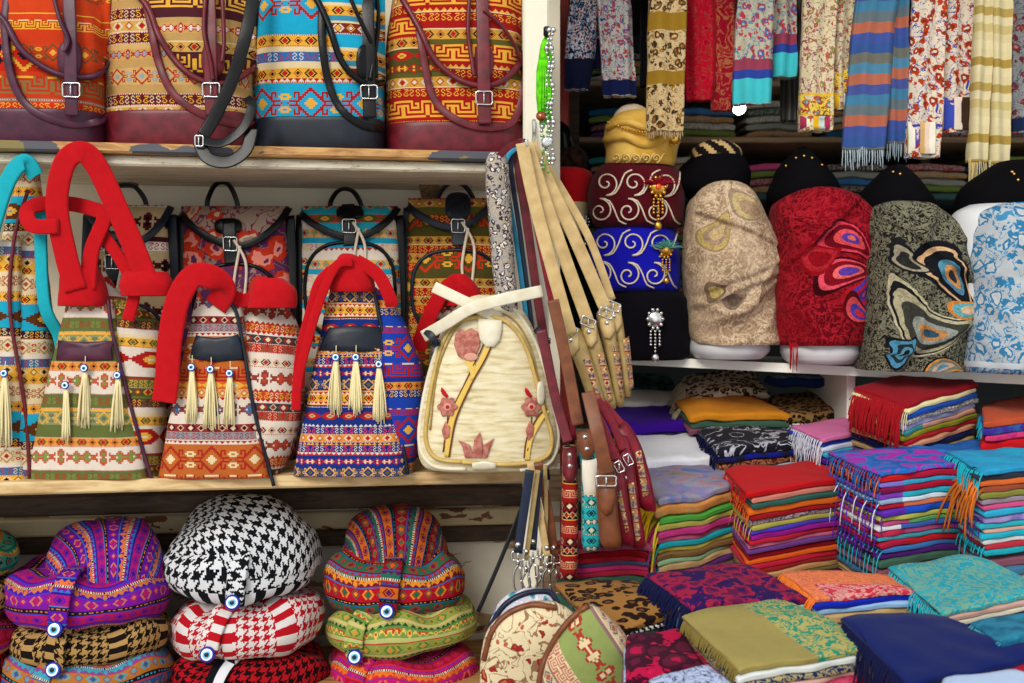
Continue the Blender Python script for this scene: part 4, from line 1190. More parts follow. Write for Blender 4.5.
E9 = ethnic('magenta_ethnic_cloth', ['#c01a70', '#a01430', '#d8702c', '#7a2a90', '#c8283c'])
E10 = kilim('teal_ethnic_cloth', [(tri(), '#1a8a6a', '#c8a03c', OL), L1('#1f6a5a', 3), (chain(), '#2a9a80', '#8a3a2a', BK), L1('#b07a3a', 3)], px=.0022)
cap(90, 668, 168, 22, (90, 120, 640), (E3, E3, E3), (48, 655), (34, 684), 'steel blue and orange patterned cap at the bottom of the left stack', seed=3)
cap(92, 634, 158, 20, (92, 110, 606), (E2, E2, E2), (70, 628), (56, 652), 'brown and black houndstooth cap in the middle of the left stack', seed=2, tilt=.05)
cap(88, 592, 166, 26, (106, 118, 519), (E1, E1b, E1), (72, 588), (60, 627), 'purple and pink patterned cap on top of the left stack', seed=1, dstripe=.35)
cap(250, 672, 156, 24, (250, 110, 646), (E6, E6, E4b), (232, 650), (214, 672), 'red and black houndstooth cap under the red and white one', seed=5)
cap(248, 622, 154, 26, (246, 120, 590), (E5, E5, E5), (226, 606), (210, 631), 'red and white houndstooth cap in the middle of its stack', seed=4, tilt=.08)
cap(240, 566, 152, 26, (246, 146, 494), (E4, E4b, E4), (252, 560), (235, 605), 'black and white houndstooth cap on top of the middle stack', seed=6, lob=.018, dstripe=1.0)
cap(402, 672, 156, 26, (402, 110, 646), (E9, E9, E9), (360, 660), (350, 684), 'magenta and purple patterned cap at the bottom of the right stack', seed=8)
cap(402, 622, 154, 22, (402, 116, 590), (E8, E8, E8), (362, 610), (352, 642), 'lime green and yellow patterned cap in the middle of the right stack', seed=7, tilt=.06)
cap(395, 580, 142, 27, (394, 108, 506), (E7, E7b, E7), (398, 562), (388, 612), 'rainbow red orange and green patterned cap on top of the right stack', seed=9, lob=.016, dstripe=.15)
for k, (cy, m, lab) in enumerate(((668, E6, 'dark red patterned cap cut by the left picture edge, bottom of its stack'), (632, E9, 'crimson patterned cap cut by the left picture edge, below the brown one'), (592, E2, 'brown checked cap cut by the left picture edge, below the green one'), (556, E10, 'teal green patterned cap at the left picture edge, topmost of its stack'))):
    cap(-64, cy, 160, 20, (-64, 110, cy - 32), (m, m, m), (-80, cy - 8), (-84, cy + 18), lab, seed=20 + k, tilt=-.03)
# ---------------------------------------------------------------- straps, purses and beads around the corner post
HK = P(528, 142, 2.02)
mb = MB(); tube(mb, [P(534, 120, 2.165), P(534, 138, 2.14), P(531, 150, 2.06), P(528, 149, 1.98), P(526, 140, 1.97)], .004, n=20)
mb.build('wall_hook', M_sil, label='steel hook on the cream post holding the bundle of bag straps', cat='hook')
M_seq = floral('sequin_cloth', '#a89a88', '#3a2a34', '#d8d0c8', '#5a7a98', 95, .7); M_seq.node_tree.nodes['Principled BSDF'].inputs['Roughness'].default_value = .25
M_tqs = leather('turquoise_strap', '#1a8ab0', .5)
T = thing('shoulder_bag', P(500, 300, 2.06), 'narrow sparkling multicolour sequinned bag hanging beside the cream post', 'bag')
sq = Loft([(330, 500, 518, .03), (320, 497, 519, .045), (250, 491, 514, .05), (190, 486, 510, .045), (162, 486, 508, .04), (153, 490, 504, .02)], 2.035, n=2.3, wr=.004, wf=20, seed=51)
mb = MB(); sq.mesh(mb); mb.build('body', M_seq, T)
mb = MB(); ribbon(mb, [P(497, 158, 2.05), P(510, 146, 2.03), P(524, 142, 2.0)], .012, .003, n=10); mb.build('strap', M_mar, T)

def long_bag(lab, strap, ws, M_s, body, M_b, Y, tabs=(), kil_part=None, rivets=(), sleeve=None, seed=1, group='strap bags hung at the corner post', t=.03, lab_s=None):
    """strap path (px, py, dy) and narrow side-on bag body sections"""
    T = thing('shoulder_bag', P(body[0][1], body[0][0], Y), lab, 'bag', group)
    mb = MB(); ribbon(mb, [P(x, y, Y + d) for x, y, d in strap], ws*Y/F, .0035, n=30); so = mb.build('strap', M_s, T)
    L_ = Loft([(y, a_, b_, tt) for y, a_, b_, tt in body], Y, n=3, wr=.003, wf=18, seed=seed, nu=28, nv=26)
    mb = MB(); L_.mesh(mb); bo = mb.build('body', M_b, T)
    if kil_part:
        q, m = kil_part
        patch_on(L_, q, m, 'kilim_panel', T, off=.002, th=.003)
    for q, m in tabs: patch_on(L_, q, m, 'tab', T, off=.005, th=.004)
    for x, y in rivets:
        mb = MB(); disc_stack(mb, L_.front(x, y, .009), [(.0048, -.003, 0), (.0048, 0, 0), (.003, .002, 0), (0, .0025, 0)], ns=12); mb.build('rivet', M_sil, T)
    return T, L_
def poly(l): return l
KS1 = kil('kilim_strip_red', [(chain(), '#7a1616', CR, BK), L1('#921a18', 4), (comb_(), '#921a18', '#c88a6a', CR), L1('#921a18', 6), L1(GD), (rosette(), BK, '#c89a6a', '#8a1a1a')], px=.0017)
KS2 = kil('kilim_strip_turquoise', [(rosette(), '#2aa0a8', '#17404a', CR), (chain(), '#2aa8b0', '#1a3a44', '#17404a'), L1('#2aa0a8', 2), (ladder(), CR, BK, BK), (chain(), '#2aa0a8', CR, BK)], px=.0016)
KS3 = plain('white_kilim_strip', '#d8cfc0', .15); KS4 = kil('kilim_strip_gold', [(chain(), '#b08458', '#8a2a2a', CR), L1('#7a3a34', 2), (ladder(), '#a04a3a', CR, CR), (rosette(), '#b8906a', '#2a6a80', '#8a2a2a')], px=.0012)
# beige long straps and their bags
specs = [([(522, 143, -.02), (534, 200, -.02), (552, 268, -.02), (571, 335, -.01)], [(408, 590, 604, .04), (395, 586, 604, .06), (360, 574, 592, .06), (334, 564, 583, .05), (328, 566, 580, .03)], 'beige strap bag hanging furthest left of the beige cluster', [(571, 340)]),
         ([(527, 143, -.01), (543, 195, -.015), (562, 250, -.015), (588, 322, .0)], [(408, 601, 615, .04), (395, 598, 614, .06), (355, 588, 604, .06), (326, 581, 597, .05), (320, 583, 595, .03)], 'beige strap bag second in the beige cluster, between its neighbours', [(589, 332)]),
         ([(531, 144, 0), (552, 190, -.005), (572, 232, -.005), (606, 310, .01)], [(405, 613, 624, .04), (392, 611, 623, .06), (345, 603, 617, .06), (316, 597, 614, .05), (310, 600, 612, .03)], 'beige strap bag on the longest pale strap, third in the beige cluster', [(607, 323)]),
         ([(534, 146, .02), (562, 190, .02), (590, 240, .02), (612, 300, .03)], [(396, 622, 630, .04), (380, 621, 630, .06), (340, 614, 625, .06), (308, 606, 620, .05), (302, 606, 616, .03)], 'beige bag with curved flap edge at the right end of the beige cluster', [(614, 316)])]
for k, (st, bd, lab, rv) in enumerate(specs):
    T, L_ = long_bag(lab, st, 13 if k != 3 else 8, M_tan, bd, M_tan2, 1.99 + .015*k, seed=60+k, rivets=rv,
        tabs=[([(rv[0][0]-7, rv[0][1]-12), (rv[0][0]+7, rv[0][1]-12), (rv[0][0]+8, rv[0][1]+8), (rv[0][0]+3, rv[0][1]+16), (rv[0][0]-3, rv[0][1]+15), (rv[0][0]-7, rv[0][1]+6)], M_tan)],
        kil_part=([(bd[2][1]+9, bd[2][0]), (bd[2][1]+15, bd[2][0]-4), (bd[0][1]+12, bd[0][0]-8), (bd[0][1]+8, bd[0][0]-6)], KS4))
    mb = MB(); buckle(mb, L_.front(rv[0][0]-1, rv[0][1]-10, .014), .024, .014, .0016, ang=-.4); mb.build('strap_ring', M_sil, T)
# maroon, blue and dark straps running behind the beige ones
for k, (m, pts, w, lab) in enumerate(((M_tqs, [(505, 165), (516, 240), (524, 300), (534, 390), (540, 470)], 5, 'thin turquoise strap hanging behind the cream backpack'),
        (M_nvs, [(511, 160), (521, 240), (531, 320), (541, 420), (548, 480)], 5, 'thin navy strap hanging between the turquoise and maroon straps'),
        (M_mar, [(517, 152), (528, 230), (541, 320), (556, 400), (566, 450)], 9, 'wide maroon strap hanging just left of the beige straps'),
        (M_mar2, [(522, 150), (537, 230), (553, 310), (566, 380), (574, 440)], 6, 'slim wine red strap squeezed against the beige straps'))):
    mb = MB(); ribbon(mb, [P(x, y, 2.09 + .012*k) for x, y in [(526, 143)] + pts], w*2.05/F, .004, n=30)
    mb.build('bag_strap', m, label=lab, cat='strap')
# lower tier
long_bag('red kilim bag with maroon tab and two steel studs, left in the lower cluster', [(541, 330, .0), (556, 400, -.005), (568, 442, -.01)], 10, M_mar,
    [(578, 561, 573, .03), (570, 560, 577, .05), (520, 561, 578, .06), (470, 562, 577, .055), (446, 563, 576, .04)], KS1, 1.94, seed=71,
    tabs=[([(563, 447), (576, 446), (578, 470), (574, 482), (566, 482), (562, 470)], M_mar)], rivets=[(570, 455), (570, 466)])
long_bag('bag of white and turquoise kilim with a brown studded tab', [(553, 300, -.0), (566, 360, -.005), (578, 425, -.01)], 12, M_brn,
    [(550, 586, 597, .03), (542, 582, 600, .05), (505, 582, 600, .055), (460, 580, 598, .05), (430, 576, 596, .04)], KS2, 1.925, seed=72,
    tabs=[([(576, 430), (594, 428), (596, 448), (592, 458), (583, 459), (578, 448)], M_brn)], rivets=[(585, 437), (587, 449)],
    kil_part=([(582, 460), (597, 458), (598, 478), (598, 494), (584, 496), (582, 478)], KS3))
T, L_ = long_bag('plain brown leather bag with rounded flap end, between the turquoise and the dark red bags', [(588, 392, .03), (597, 430, .0), (607, 474, .0)], 14, M_brn,
    [(548, 606, 618, .03), (540, 600, 621, .05), (512, 597, 618, .055), (484, 596, 616, .05), (462, 600, 614, .04)], M_brn, 1.885, seed=73,
    tabs=[([(597, 482), (615, 480), (616, 500), (612, 512), (606, 516), (600, 510), (597, 500)], M_brn)])
mb = MB(); buckle(mb, L_.front(606, 481, .014), .032, .016, .0018); mb.build('strap_ring', M_sil, T)
for k, (st, bd, rv, kp, lab) in enumerate((
    ([(590, 400), (606, 430), (616, 460)], [(544, 622, 634, .03), (535, 617, 634, .05), (500, 612, 629, .055), (465, 608, 624, .05), (446, 606, 618, .03)], [(614, 474)], [(617, 492), (622, 490), (630, 530), (627, 534)], 'dark red leather bag nearest the brown bag'),
    ([(598, 398), (614, 425), (624, 450)], [(548, 634, 645, .03), (538, 629, 645, .05), (500, 624, 640, .055), (458, 617, 634, .05), (436, 616, 628, .03)], [(626, 478)], [(629, 484), (635, 482), (642, 540), (637, 542)], 'dark red leather bag in the middle of the red trio'),
    ([(604, 402), (612, 412), (622, 424)], [(510, 645, 656, .03), (500, 636, 655, .05), (470, 630, 650, .06), (440, 618, 640, .06), (425, 612, 630, .04), (420, 616, 624, .02)], [(618, 424)], [(636, 452), (642, 450), (650, 494), (644, 498)], 'dark red bag with bulging flap at the right end of the red trio'))):
    sh = lambda l, q: [tuple((v - 1 if n in q else v) for n, v in enumerate(t)) for t in l]
    st = sh(st, (0,)); bd = sh(bd, (1, 2)); rv = sh(rv, (0,)); kp = sh(kp, (0,))
    T, L_ = long_bag(lab, [(x, y, .0) for x, y in st], 8, M_mar2, bd, M_mar2, 1.935 + .03*k, seed=80+k, rivets=rv, kil_part=(kp, KS4))
    if k < 2:
        mb = MB(); buckle(mb, L_.front(bd[3][1]+12, bd[3][0]+2, .014), .012, .018, .0015, ang=.5); mb.build('strap_ring', M_sil, T)
# lanyard straps with steel clips below the shelf end
for k, (m, pts, w, lab, cl) in enumerate((
    (M_nvs, [(530, 470), (524, 510), (518, 553)], 9, 'navy strap with steel clip, leftmost of the hanging clip straps', 594),
    (M_tan2, [(538, 470), (532, 515), (526, 560)], 5, 'thin khaki strap with steel clip behind the navy clip straps', 590),
    (M_nvs, [(540, 470), (536, 510), (533, 550)], 7, 'navy strap with steel clip, the shorter one beside the tan straps', 590),
    (M_tan, [(530, 462), (540, 515), (547, 556)], 7, 'pale beige strap with steel clip between the navy and the brown straps', 598),
    (M_tan2, [(545, 465), (546, 520), (541, 566)], 4, 'slender khaki strap with steel clip next to the brown strap', 606),
    (M_brn, [(538, 462), (549, 515), (554, 556)], 9, 'brown strap with steel clip, rightmost of the hanging clip straps', 606))):
    Yc = 1.93 + .012*k
    T = thing('clip_strap', P(pts[-1][0], pts[-1][1], Yc), lab, 'strap', 'straps with steel clips')
    mb = MB(); ribbon(mb, [P(x, y, Yc) for x, y in pts], w*Yc/F, .004, n=16); mb.build('strap', m, T)
    x, y = pts[-1]
    mb = MB(); disc_stack(mb, P(x, y-8, Yc-.003), [(.0055, -.002, 0), (.0055, 0, 0), (.003, .002, 0), (0, .0025, 0)], ns=12); mb.build('rivet', M_sil, T)
    mb = MB(); buckle(mb, P(x, y+3, Yc), w*Yc/F*1.3, .014, .0018)
    tube(mb, [P(x, y+7, Yc), P(x, y+12, Yc)], .0035, n=4)
    tube(mb, [P(x, y+12, Yc), P(x-4, y+20, Yc), P(x-4, cl-8, Yc), P(x, cl, Yc), P(x+4, cl-6, Yc), P(x+3, cl-14, Yc)], .002, n=26)
    tube(mb, [P(x+2, y+13, Yc), P(x+3, cl-13, Yc)], .0016, n=5)
    mb.build('clip', M_sil, T)
# slanting black cord below the shelf
mb = MB(); ribbon(mb, [P(529, 487, 2.0), P(516, 522, 1.97), P(498, 566, 1.95), P(478, 612, 1.93)], .0075, .002, n=14)
mb.build('bag_strap', M_blk, label='thin black strap slanting down below the right end of the shelf', cat='strap')
# round kilim purses at the bottom
KP1 = kil('kilim_purse_green', [L1('#8a9a5a', 12), (big(rosette()), '#8a9a5a', '#a03a30', CR), L1('#8a9a5a', 10), L1('#8a6a6a', 3), L1(CR), (chain(), '#c8b898', '#a05a3a', '#6a5a6a'), L1('#7a6a5a'), (comb_(), '#d8c4a0', '#b06a5a', CR), (comb_(), '#d8c4a0', '#b06a5a', CR)], px=.0018, rot=.95, voff=.105)
KP2 = floral('cream_floral_purse_cloth', '#cfc09c', '#8a2a24', '#a86a3a', '#a4553a', 30, .5, line_c='#8a6a50')
KP3 = floral('lilac_leaf_cloth', '#b8b8c8', '#3a9aa0', '#6a3a80', '#d8d0d0', 50, .6)
def purse(lab, secs, Y, m, trim, edge, seed):
    T = thing('purse', P((secs[0][1]+secs[0][2])/2, secs[0][0], Y + .04), lab, 'purse', 'round fabric purses')
    L_ = Loft(secs, Y, n=2.2, wr=.003, wf=12, seed=seed); mb = MB(); L_.mesh(mb); mb.build('body', m, T)
    tube(MB(), L_.line(edge, .002, 40), .005, n=40, smoothn=False).build('edge_binding', trim, T)
    return T
purse('lilac leaf print purse with navy leather top, rear of the purses under the clips', [(700, 484, 560, .05), (640, 486, 566, .07), (612, 494, 562, .06), (596, 506, 556, .04), (589, 524, 548, .02)], 1.80, KP3, M_nvs, [(490, 628), (504, 606), (524, 594), (548, 592), (558, 604)], 91)
purse('cream floral fabric purse standing between the caps and the green kilim purse', [(705, 480, 590, .05), (660, 480, 588, .07), (630, 488, 582, .07), (612, 506, 572, .05), (602, 528, 556, .02)], 1.72, KP2, M_brn, [(484, 660), (492, 632), (508, 614), (532, 605), (556, 608)], 92)
purse('green kilim purse with red medallion and brown edge, frontmost of the purses', [(712, 536, 632, .05), (670, 540, 634, .07), (640, 556, 628, .07), (618, 574, 610, .055), (606, 584, 596, .02)], 1.64, KP1, M_brn, [(538, 690), (544, 662), (556, 638), (572, 618), (588, 606)], 93)

# green tassel and silver bead string in front of the post
T = thing('bead_string', P(544, 170, 2.0), 'bright green tassel with silver bead strings hanging in front of the cream post', 'beads')
mb = MB(); q = Loft([(124, 542, 547, .01), (112, 537, 552, .024), (85, 536, 552, .03), (55, 539, 553, .028), (42, 542, 551, .02), (35, 545, 549, .008)], 2.0, n=2, wr=.004, wf=40, seed=5, nu=24, nv=24); q.mesh(mb)
for k in range(16): tube(mb, [P(540+k*.7, 60, 1.999), P(539.5+k*.8, 90, 1.995 - .002*(k % 3)), P(539+k*.85, 118 + (k*7 % 8), 1.998)], .0013, n=7, sides=4)
mb.build('tassel', plain('lime_thread', '#6ad81a', .2, c2='#4ab010', sc=80), T)
mb = MB(); rbox(mb, P(543.5,0,2).x, P(550.5,0,2).x, 1.998, 2.012, P(0, 36, 2).z, P(0, 26, 2).z, .003); mb.build('tassel_cap', M_blk, T)
mb = MB()
for s_, x0 in enumerate((543, 548, 552)):
    for k in range(30 if s_ else 14):
        y = (100 if s_ < 1 else 30) + k*4.6 if s_ else 108 + k*4.6
        ball(mb, P(x0 + 1.4*math.sin(k*.9 + s_), y, 2.0 - .006*s_), .0034 if k % 4 else .0052, nu=8, nv=6)
mb.build('beads', M_sil, T)
mb = MB()
for k in range(20): ball(mb, P(546 + 3*math.sin(k*1.7), 96 + k*4, 1.992), .003, nu=8, nv=6)
mb.build('green_beads', gloss('green_glass', '#4aa02a'), T)
mb = MB(); disc_stack(mb, P(541, 116, 1.985), [(.009, -.0015, 0), (.009, 0, 0), (0, .001, 0)], ns=16); mb.build('coin', metal('copper_metal', '#a8603c'), T)
mb = MB(); disc_stack(mb, P(547, 142, 1.985), [(.010, -.0015, 0), (.010, 0, 0), (.006, .002, 0), (0, .001, 0)], ns=16); mb.build('coin', M_sil, T)
# ---------------------------------------------------------------- turbans on the white shelf
M_go = plain('gold_satin', '#c89a3c', .12, .5, sheen=.4, c2='#dcb45a', sc=12)
M_mv = plain('maroon_velvet', '#4c0a16', .2, sheen=.5); M_bv = plain('royal_blue_velvet', '#1414a0', .2, sheen=.5); M_bkv = plain('black_velvet', '#0c0a10', .2, sheen=.15)
M_wthr = plain('silver_gold_thread', '#d8c8b0', .1); M_gthr = plain('gold_thread', '#e0c070', .1)
M_fur = plain('black_fur', '#08070a', .3, sheen=.0)
def shelf_rest(px, Y): return white_z(P(px, 0, Y).x)
def turban(lab, secs, Y, m, seed, wr=.004):
    T = thing('turban', P((secs[0][1]+secs[0][2])/2, secs[0][0], Y + .11), lab, 'turban', 'jewelled turbans stacked in a column')
    L_ = Loft(secs, Y, n=2.15, wr=wr, wf=10, seed=seed, nu=60, nv=40); mb = MB(); L_.mesh(mb); mb.build('body', m, T)
    return T, L_
def scroll(L_, T, cx, cy, r, turn, flip, mat, w=1.7):
    mb = MB(); pts = []
    for k in range(34):
        t = k/33; a = turn + flip*t*2*PI*1.55; rr = r*(.12 + .88*t)
        pts.append((cx + rr*math.cos(a), cy + rr*math.sin(a)*.95))
    pts += [(pts[-1][0] + flip*0 + (6 if math.cos(turn) > -2 else 0), pts[-1][1] + 5)]
    tube(mb, [L_.front(x, y, .002) for x, y in pts[:34]], w*L_.Yc/F*.5, n=60, sides=5)
    return mb
def scrolls(L_, T, centres, r, mat, xlim):
    mb = MB()
    for i, (cx, cy, fl) in enumerate(centres):
        pts = []
        for k in range(40):
            t = k/39; a = PI*.5 - (1-t)*2*PI*1.45; rr = r*(.10 + .90*t)
            pts.append((cx + rr*math.cos(a), cy + fl*rr*math.sin(a)))
        # carry the outer end on in an S towards the next scroll
        pts.reverse(); pts = [(cx + r*2.1, cy - fl*r*1.05), (cx + r*1.5, cy - fl*r*.75), (cx + r*1.15, cy + fl*r*.1), (cx + r*.7, cy + fl*r*.85)] + pts
        pts = [(min(max(x, xlim[0]), xlim[1]), y) for x, y in pts]
        tube(mb, [L_.front(x, y, .0025) for x, y in pts], .0021, n=90, sides=5)
    return mb.build('scroll_embroidery', mat, T)
def brooch(L_, T, x, y, mat, s_=1.0, jewel=None, feather=None, drops=3):
    if feather:
        mb = MB(); c = L_.front(x, y, .01); R = random.Random(int(x))
        for k in range(46):
            a = R.uniform(-PI*.95, -.05*PI); l = .05*s_*R.uniform(.5, 1.0)
            e = c + Vector((math.cos(a)*l*1.1, -R.uniform(0, .02), -math.sin(a)*l*.62))
            tube(mb, [c, (c+e)/2 + Vector((0, -.006, .004)), e], .0022, n=5, sides=4, r1=.0006)
        mb.build('feather_tuft', feather, T)
    mb = MB(); c = L_.front(x, y, .012)
    disc_stack(mb, c, [(.017*s_, -.01, 0), (.019*s_, 0, 0), (.014*s_, .004, 0), (.0, .006, 0)], ns=16)
    for k in range(10):
        a = 2*PI*k/10; ball(mb, c + Vector((math.cos(a)*.017*s_, -.002, math.sin(a)*.022*s_)), .0046*s_, nu=8, nv=6)
    b = mb.build('brooch', mat, T)
    mb = MB(); ball(mb, c + Vector((0, -.006, 0)), .007*s_, .004, .007*s_, 10, 8); mb.build('jewel', jewel or G_wht, b)
    mb = MB()
    for d in range(drops):
        dx = (d - (drops-1)/2)*.010*s_; n_ = 5 + (2 if d == drops//2 else 0)
        for k in range(n_): ball(mb, c + Vector((dx, -.002, -.028*s_ - k*.0075*s_)), .0034*s_, nu=8, nv=6)
    ball(mb, c + Vector((0, -.003, -.088*s_)), .009*s_, .006, .010*s_, 10, 8)
    mb.build('pendant', mat, b)
T, L_ = turban('black velvet turban with silver brooch at the bottom of the turban column', [(359, 604, 684, .17), (352, 598, 689, .20), (325, 596, 690, .21), (300, 600, 687, .20), (291, 612, 676, .15)], 2.50, M_bkv, 101)
for o in (T,): pass
brooch(L_, T, 655, 319, M_sil, 1.0)
T, L_ = turban('royal blue velvet turban with white scroll embroidery and gold brooch', [(292, 598, 680, .16), (286, 592, 680, .20), (262, 589, 680, .21), (238, 591, 678, .20), (227, 600, 672, .16)], 2.505, M_bv, 102)
scrolls(L_, T, [(604, 243, 1), (632, 243, 1), (659, 244, 1), (600, 274, -1), (628, 275, -1), (654, 275, -1)], 12.5, M_wthr, (593, 677))
brooch(L_, T, 666, 250, M_gld, .8, gloss('amber_glass', '#e0a030'), plain('green_feather', '#4a8a7a', .2), 3)
T, L_ = turban('maroon velvet turban with white scroll embroidery and orange jewel', [(229, 600, 676, .17), (222, 592, 683, .21), (198, 588, 684, .22), (177, 593, 681, .205), (165, 602, 672, .15)], 2.495, M_mv, 103)
scrolls(L_, T, [(606, 183, 1), (634, 183, 1), (664, 184, 1), (600, 211, -1), (628, 211, -1), (656, 211, -1)], 12.5, M_wthr, (592, 680))
brooch(L_, T, 658, 187, M_gld, 1.0, gloss('orange_glass', '#e0501a'), plain('crimson_feather', '#8a0f24', .2), 3)
T, L_ = turban('gold satin turban with gold beads and pale top tuft, topmost of the column', [(168, 608, 674, .17), (162, 606, 676, .19), (150, 607, 677, .19), (138, 605, 680, .20), (124, 607, 678, .19), (115, 618, 668, .14), (112, 628, 656, .08)], 2.50, M_go, 104, wr=.008)
for (a_, b_) in (([(606, 140), (625, 136), (645, 144), (668, 136), (678, 130)], 5), ([(608, 128), (625, 122), (650, 128), (676, 122)], 4)):
    tube(MB(), L_.line(a_, .0, 30), b_*.0022, n=30, smoothn=False).build('drape_fold', M_go, T)
mb = MB()
for x, y in cr([(608, 122), (630, 130), (652, 132), (674, 124)], 24): ball(mb, L_.front(x, y, .008), .0034, nu=8, nv=6)
mb.build('bead_chain', M_gld, T)
scrolls(L_, T, [(616, 158, 1), (626, 158, 1), (636, 158, 1), (646, 158, 1), (656, 158, 1)], 4.4, M_gthr, (609, 673))
mb = MB(); ball(mb, P(632, 120, 2.60), .045, .045, .038, 16, 10); mb.build('top_tuft', plain('pale_cream_cloth', '#cdb8a0', .2), T)
mb = MB(); ball(mb, L_.front(674, 139, .01), .012, .008, .012, 12, 8)
for k in range(9): ball(mb, L_.front(674, 139, .01) + Vector((math.cos(k*.7)*.014, 0, math.sin(k*.7)*.014)), .003, nu=6, nv=5)
mb.build('brooch', M_gld, T)

# ---------------------------------------------------------------- shawl wrapped busts with black hats
M_bust = gloss('pearl_plastic', '#cfcfd0', .3)
def bust(lab, secs, basesecs, Y, m, seed, ridges, YC=None, fr=None, hat=None, wr=.007, edge=None, lab_hat='', hatgroup='black hats on the busts'):
    x0, x1 = basesecs[0][1], basesecs[0][2]
    zr = shelf_rest((x0+x1)/2, Y + .12)
    T = thing('display_bust', (P((x0+x1)/2, 0, Y+.11).x, Y + .11, zr), lab, 'display bust', None)
    b = Loft(basesecs, Y + .012, Yc=Y + max(q[3] for q in secs)/2 + .004, n=2.2, seed=seed, nu=48, zb=zr, nv=30); mb = MB(); b.mesh(mb); mb.build('bust_form', M_bust, T)
    return T, b, zr
def wrapped(lab_b, lab_s, secs, basesecs, Y, m, seed, ridges, steps=(), wr=.010):
    T, b, zr = bust(lab_b, secs, basesecs, Y, m, seed, ridges)
    L_ = Loft(secs, Y, n=2.25, wr=wr, wf=11, seed=seed, ridges=ridges, steps=steps, nu=130, nv=130, zb=zr + .002)
    mb = MB(); L_.mesh(mb)
    o = mb.build('wrapped_shawl', m, None, label=lab_s, cat='shawl')
    return o, L_
def hatform(lab, secs, Y, top=None, studs=None, seed=1):
    T = thing('hat', P((secs[0][1]+secs[0][2])/2, secs[0][0], Y + .09), lab, 'hat', 'black hats on the busts')
    h = Loft(secs, Y, n=2.1, wr=.005, wf=14, seed=seed); mb = MB(); h.mesh(mb); mb.build('body', M_fur, T)
    if top:
        q, m = top; t2 = Loft(q, Y + .02, n=2.1, wr=.003, wf=14, seed=seed+3); mb = MB(); t2.mesh(mb); mb.build('crown', m, T)
    if studs:
        mb = MB()
        for x, y in studs: ball(mb, h.front(x, y, .001), .0035, nu=8, nv=6)
        mb.build('studs', M_gld, T)
PG = '#b59a80'
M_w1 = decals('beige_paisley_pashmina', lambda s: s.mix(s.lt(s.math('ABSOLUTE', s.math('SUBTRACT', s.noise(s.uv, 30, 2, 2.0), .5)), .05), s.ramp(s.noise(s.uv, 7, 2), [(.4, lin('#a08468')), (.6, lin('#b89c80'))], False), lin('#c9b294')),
    [(-.05, .25, .8, .06, .035, .4, [(1, '#c4ac8c'), (.9, '#9a7e64'), (.8, '#b8a060'), (.6, '#a58a6e'), (.35, '#bfa676')]), (.03, .30, -.3, .07, .03, .4, [(1, '#c8b090'), (.88, '#98806a'), (.75, '#baa474'), (.5, '#a08468')]),
     (-.01, .10, .3, .035, .02, .3, [(1, '#b8a088'), (.8, '#7a6454'), (.5, '#5a4a40')]), (.06, .12, 1.4, .035, .015, .2, [(1, '#c4ac8c'), (.7, '#8a7058'), (.4, '#a08468')]), (-.06, .12, .2, .03, .02, .3, [(1, '#7a6450'), (.6, '#b8a060')])])
wrapped('pearl white display bust under the beige shawl, right of the turbans', 'beige paisley pashmina shawl wrapped around the bust right of the turbans',
    [(344, 694, 776, .20), (335, 690, 778, .23), (300, 686, 776, .24), (262, 683, 779, .245), (225, 684, 766, .235), (202, 690, 754, .21), (188, 702, 742, .17), (183, 714, 730, .08)],
    [(358, 696, 760, .18), (350, 690, 768, .21), (336, 692, 766, .21), (300, 700, 760, .19), (200, 705, 745, .14)], 2.44, M_w1, 111, [(.016, 20, 1.75, .4), (.010, 34, 2.3, 1.0)], steps=[(.016, 1.95, .11), (.010, 1.95, .135), (.014, 1.2, .24)])
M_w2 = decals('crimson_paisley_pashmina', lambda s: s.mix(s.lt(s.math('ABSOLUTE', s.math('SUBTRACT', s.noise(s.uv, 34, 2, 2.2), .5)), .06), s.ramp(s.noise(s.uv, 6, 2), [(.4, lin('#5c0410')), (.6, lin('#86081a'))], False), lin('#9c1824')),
    [(.035, .235, -.35, .075, .034, -.5, [(1, '#4a0812'), (.88, '#d03a50'), (.72, '#6a0818'), (.5, '#d84a50'), (.3, '#5a3a98'), (.14, '#e87060')]),
     (.03, .165, .15, .085, .030, -.3, [(1, '#3a060e'), (.85, '#d8485a'), (.7, '#7a0a1a'), (.45, '#e06060'), (.3, '#5a3a98')]),
     (.075, .115, 1.0, .05, .035, .5, [(1, '#b01828'), (.85, '#4a3aa0'), (.6, '#c0203a'), (.35, '#5038a0'), (.15, '#e05a5a')]),
     (.06, .07, -.5, .05, .025, .4, [(1, '#5a0a16'), (.8, '#d84a50'), (.55, '#4a3a98'), (.3, '#c0283a')]),
     (-.03, .19, .2, .05, .03, .3, [(1, '#900a18'), (.8, '#a8202a'), (.5, '#8a0a18')])])
wrapped('pearl white display bust under the crimson shawl', 'crimson red paisley shawl with purple and pink motifs wrapped around its bust',
    [(345, 780, 862, .21), (335, 774, 864, .23), (300, 773, 868, .245), (255, 772, 871, .25), (225, 772, 870, .245), (205, 774, 860, .22), (194, 786, 845, .17), (190, 800, 828, .08)],
    [(363, 790, 848, .17), (357, 784, 855, .20), (344, 782, 858, .21), (300, 790, 855, .19), (200, 800, 840, .14)], 2.38, M_w2, 112, [(.014, 18, .5, .2), (.009, 34, 1.2, 1.0)], steps=[(.014, 2.3, .19), (.012, .6, .17)])
mb = MB(); st = [P(790 + k*.9, 342 + (k % 3), 2.395) for k in range(9)]
fringe(mb, st, (0, -.3, -1), .05, r=.0012, seed=9, droop=.9); mb.build('loose_fringe', plain('crimson_thread', '#98101c', .2), None, label='few crimson threads hanging from the shawl over the white shelf edge', cat='fringe')
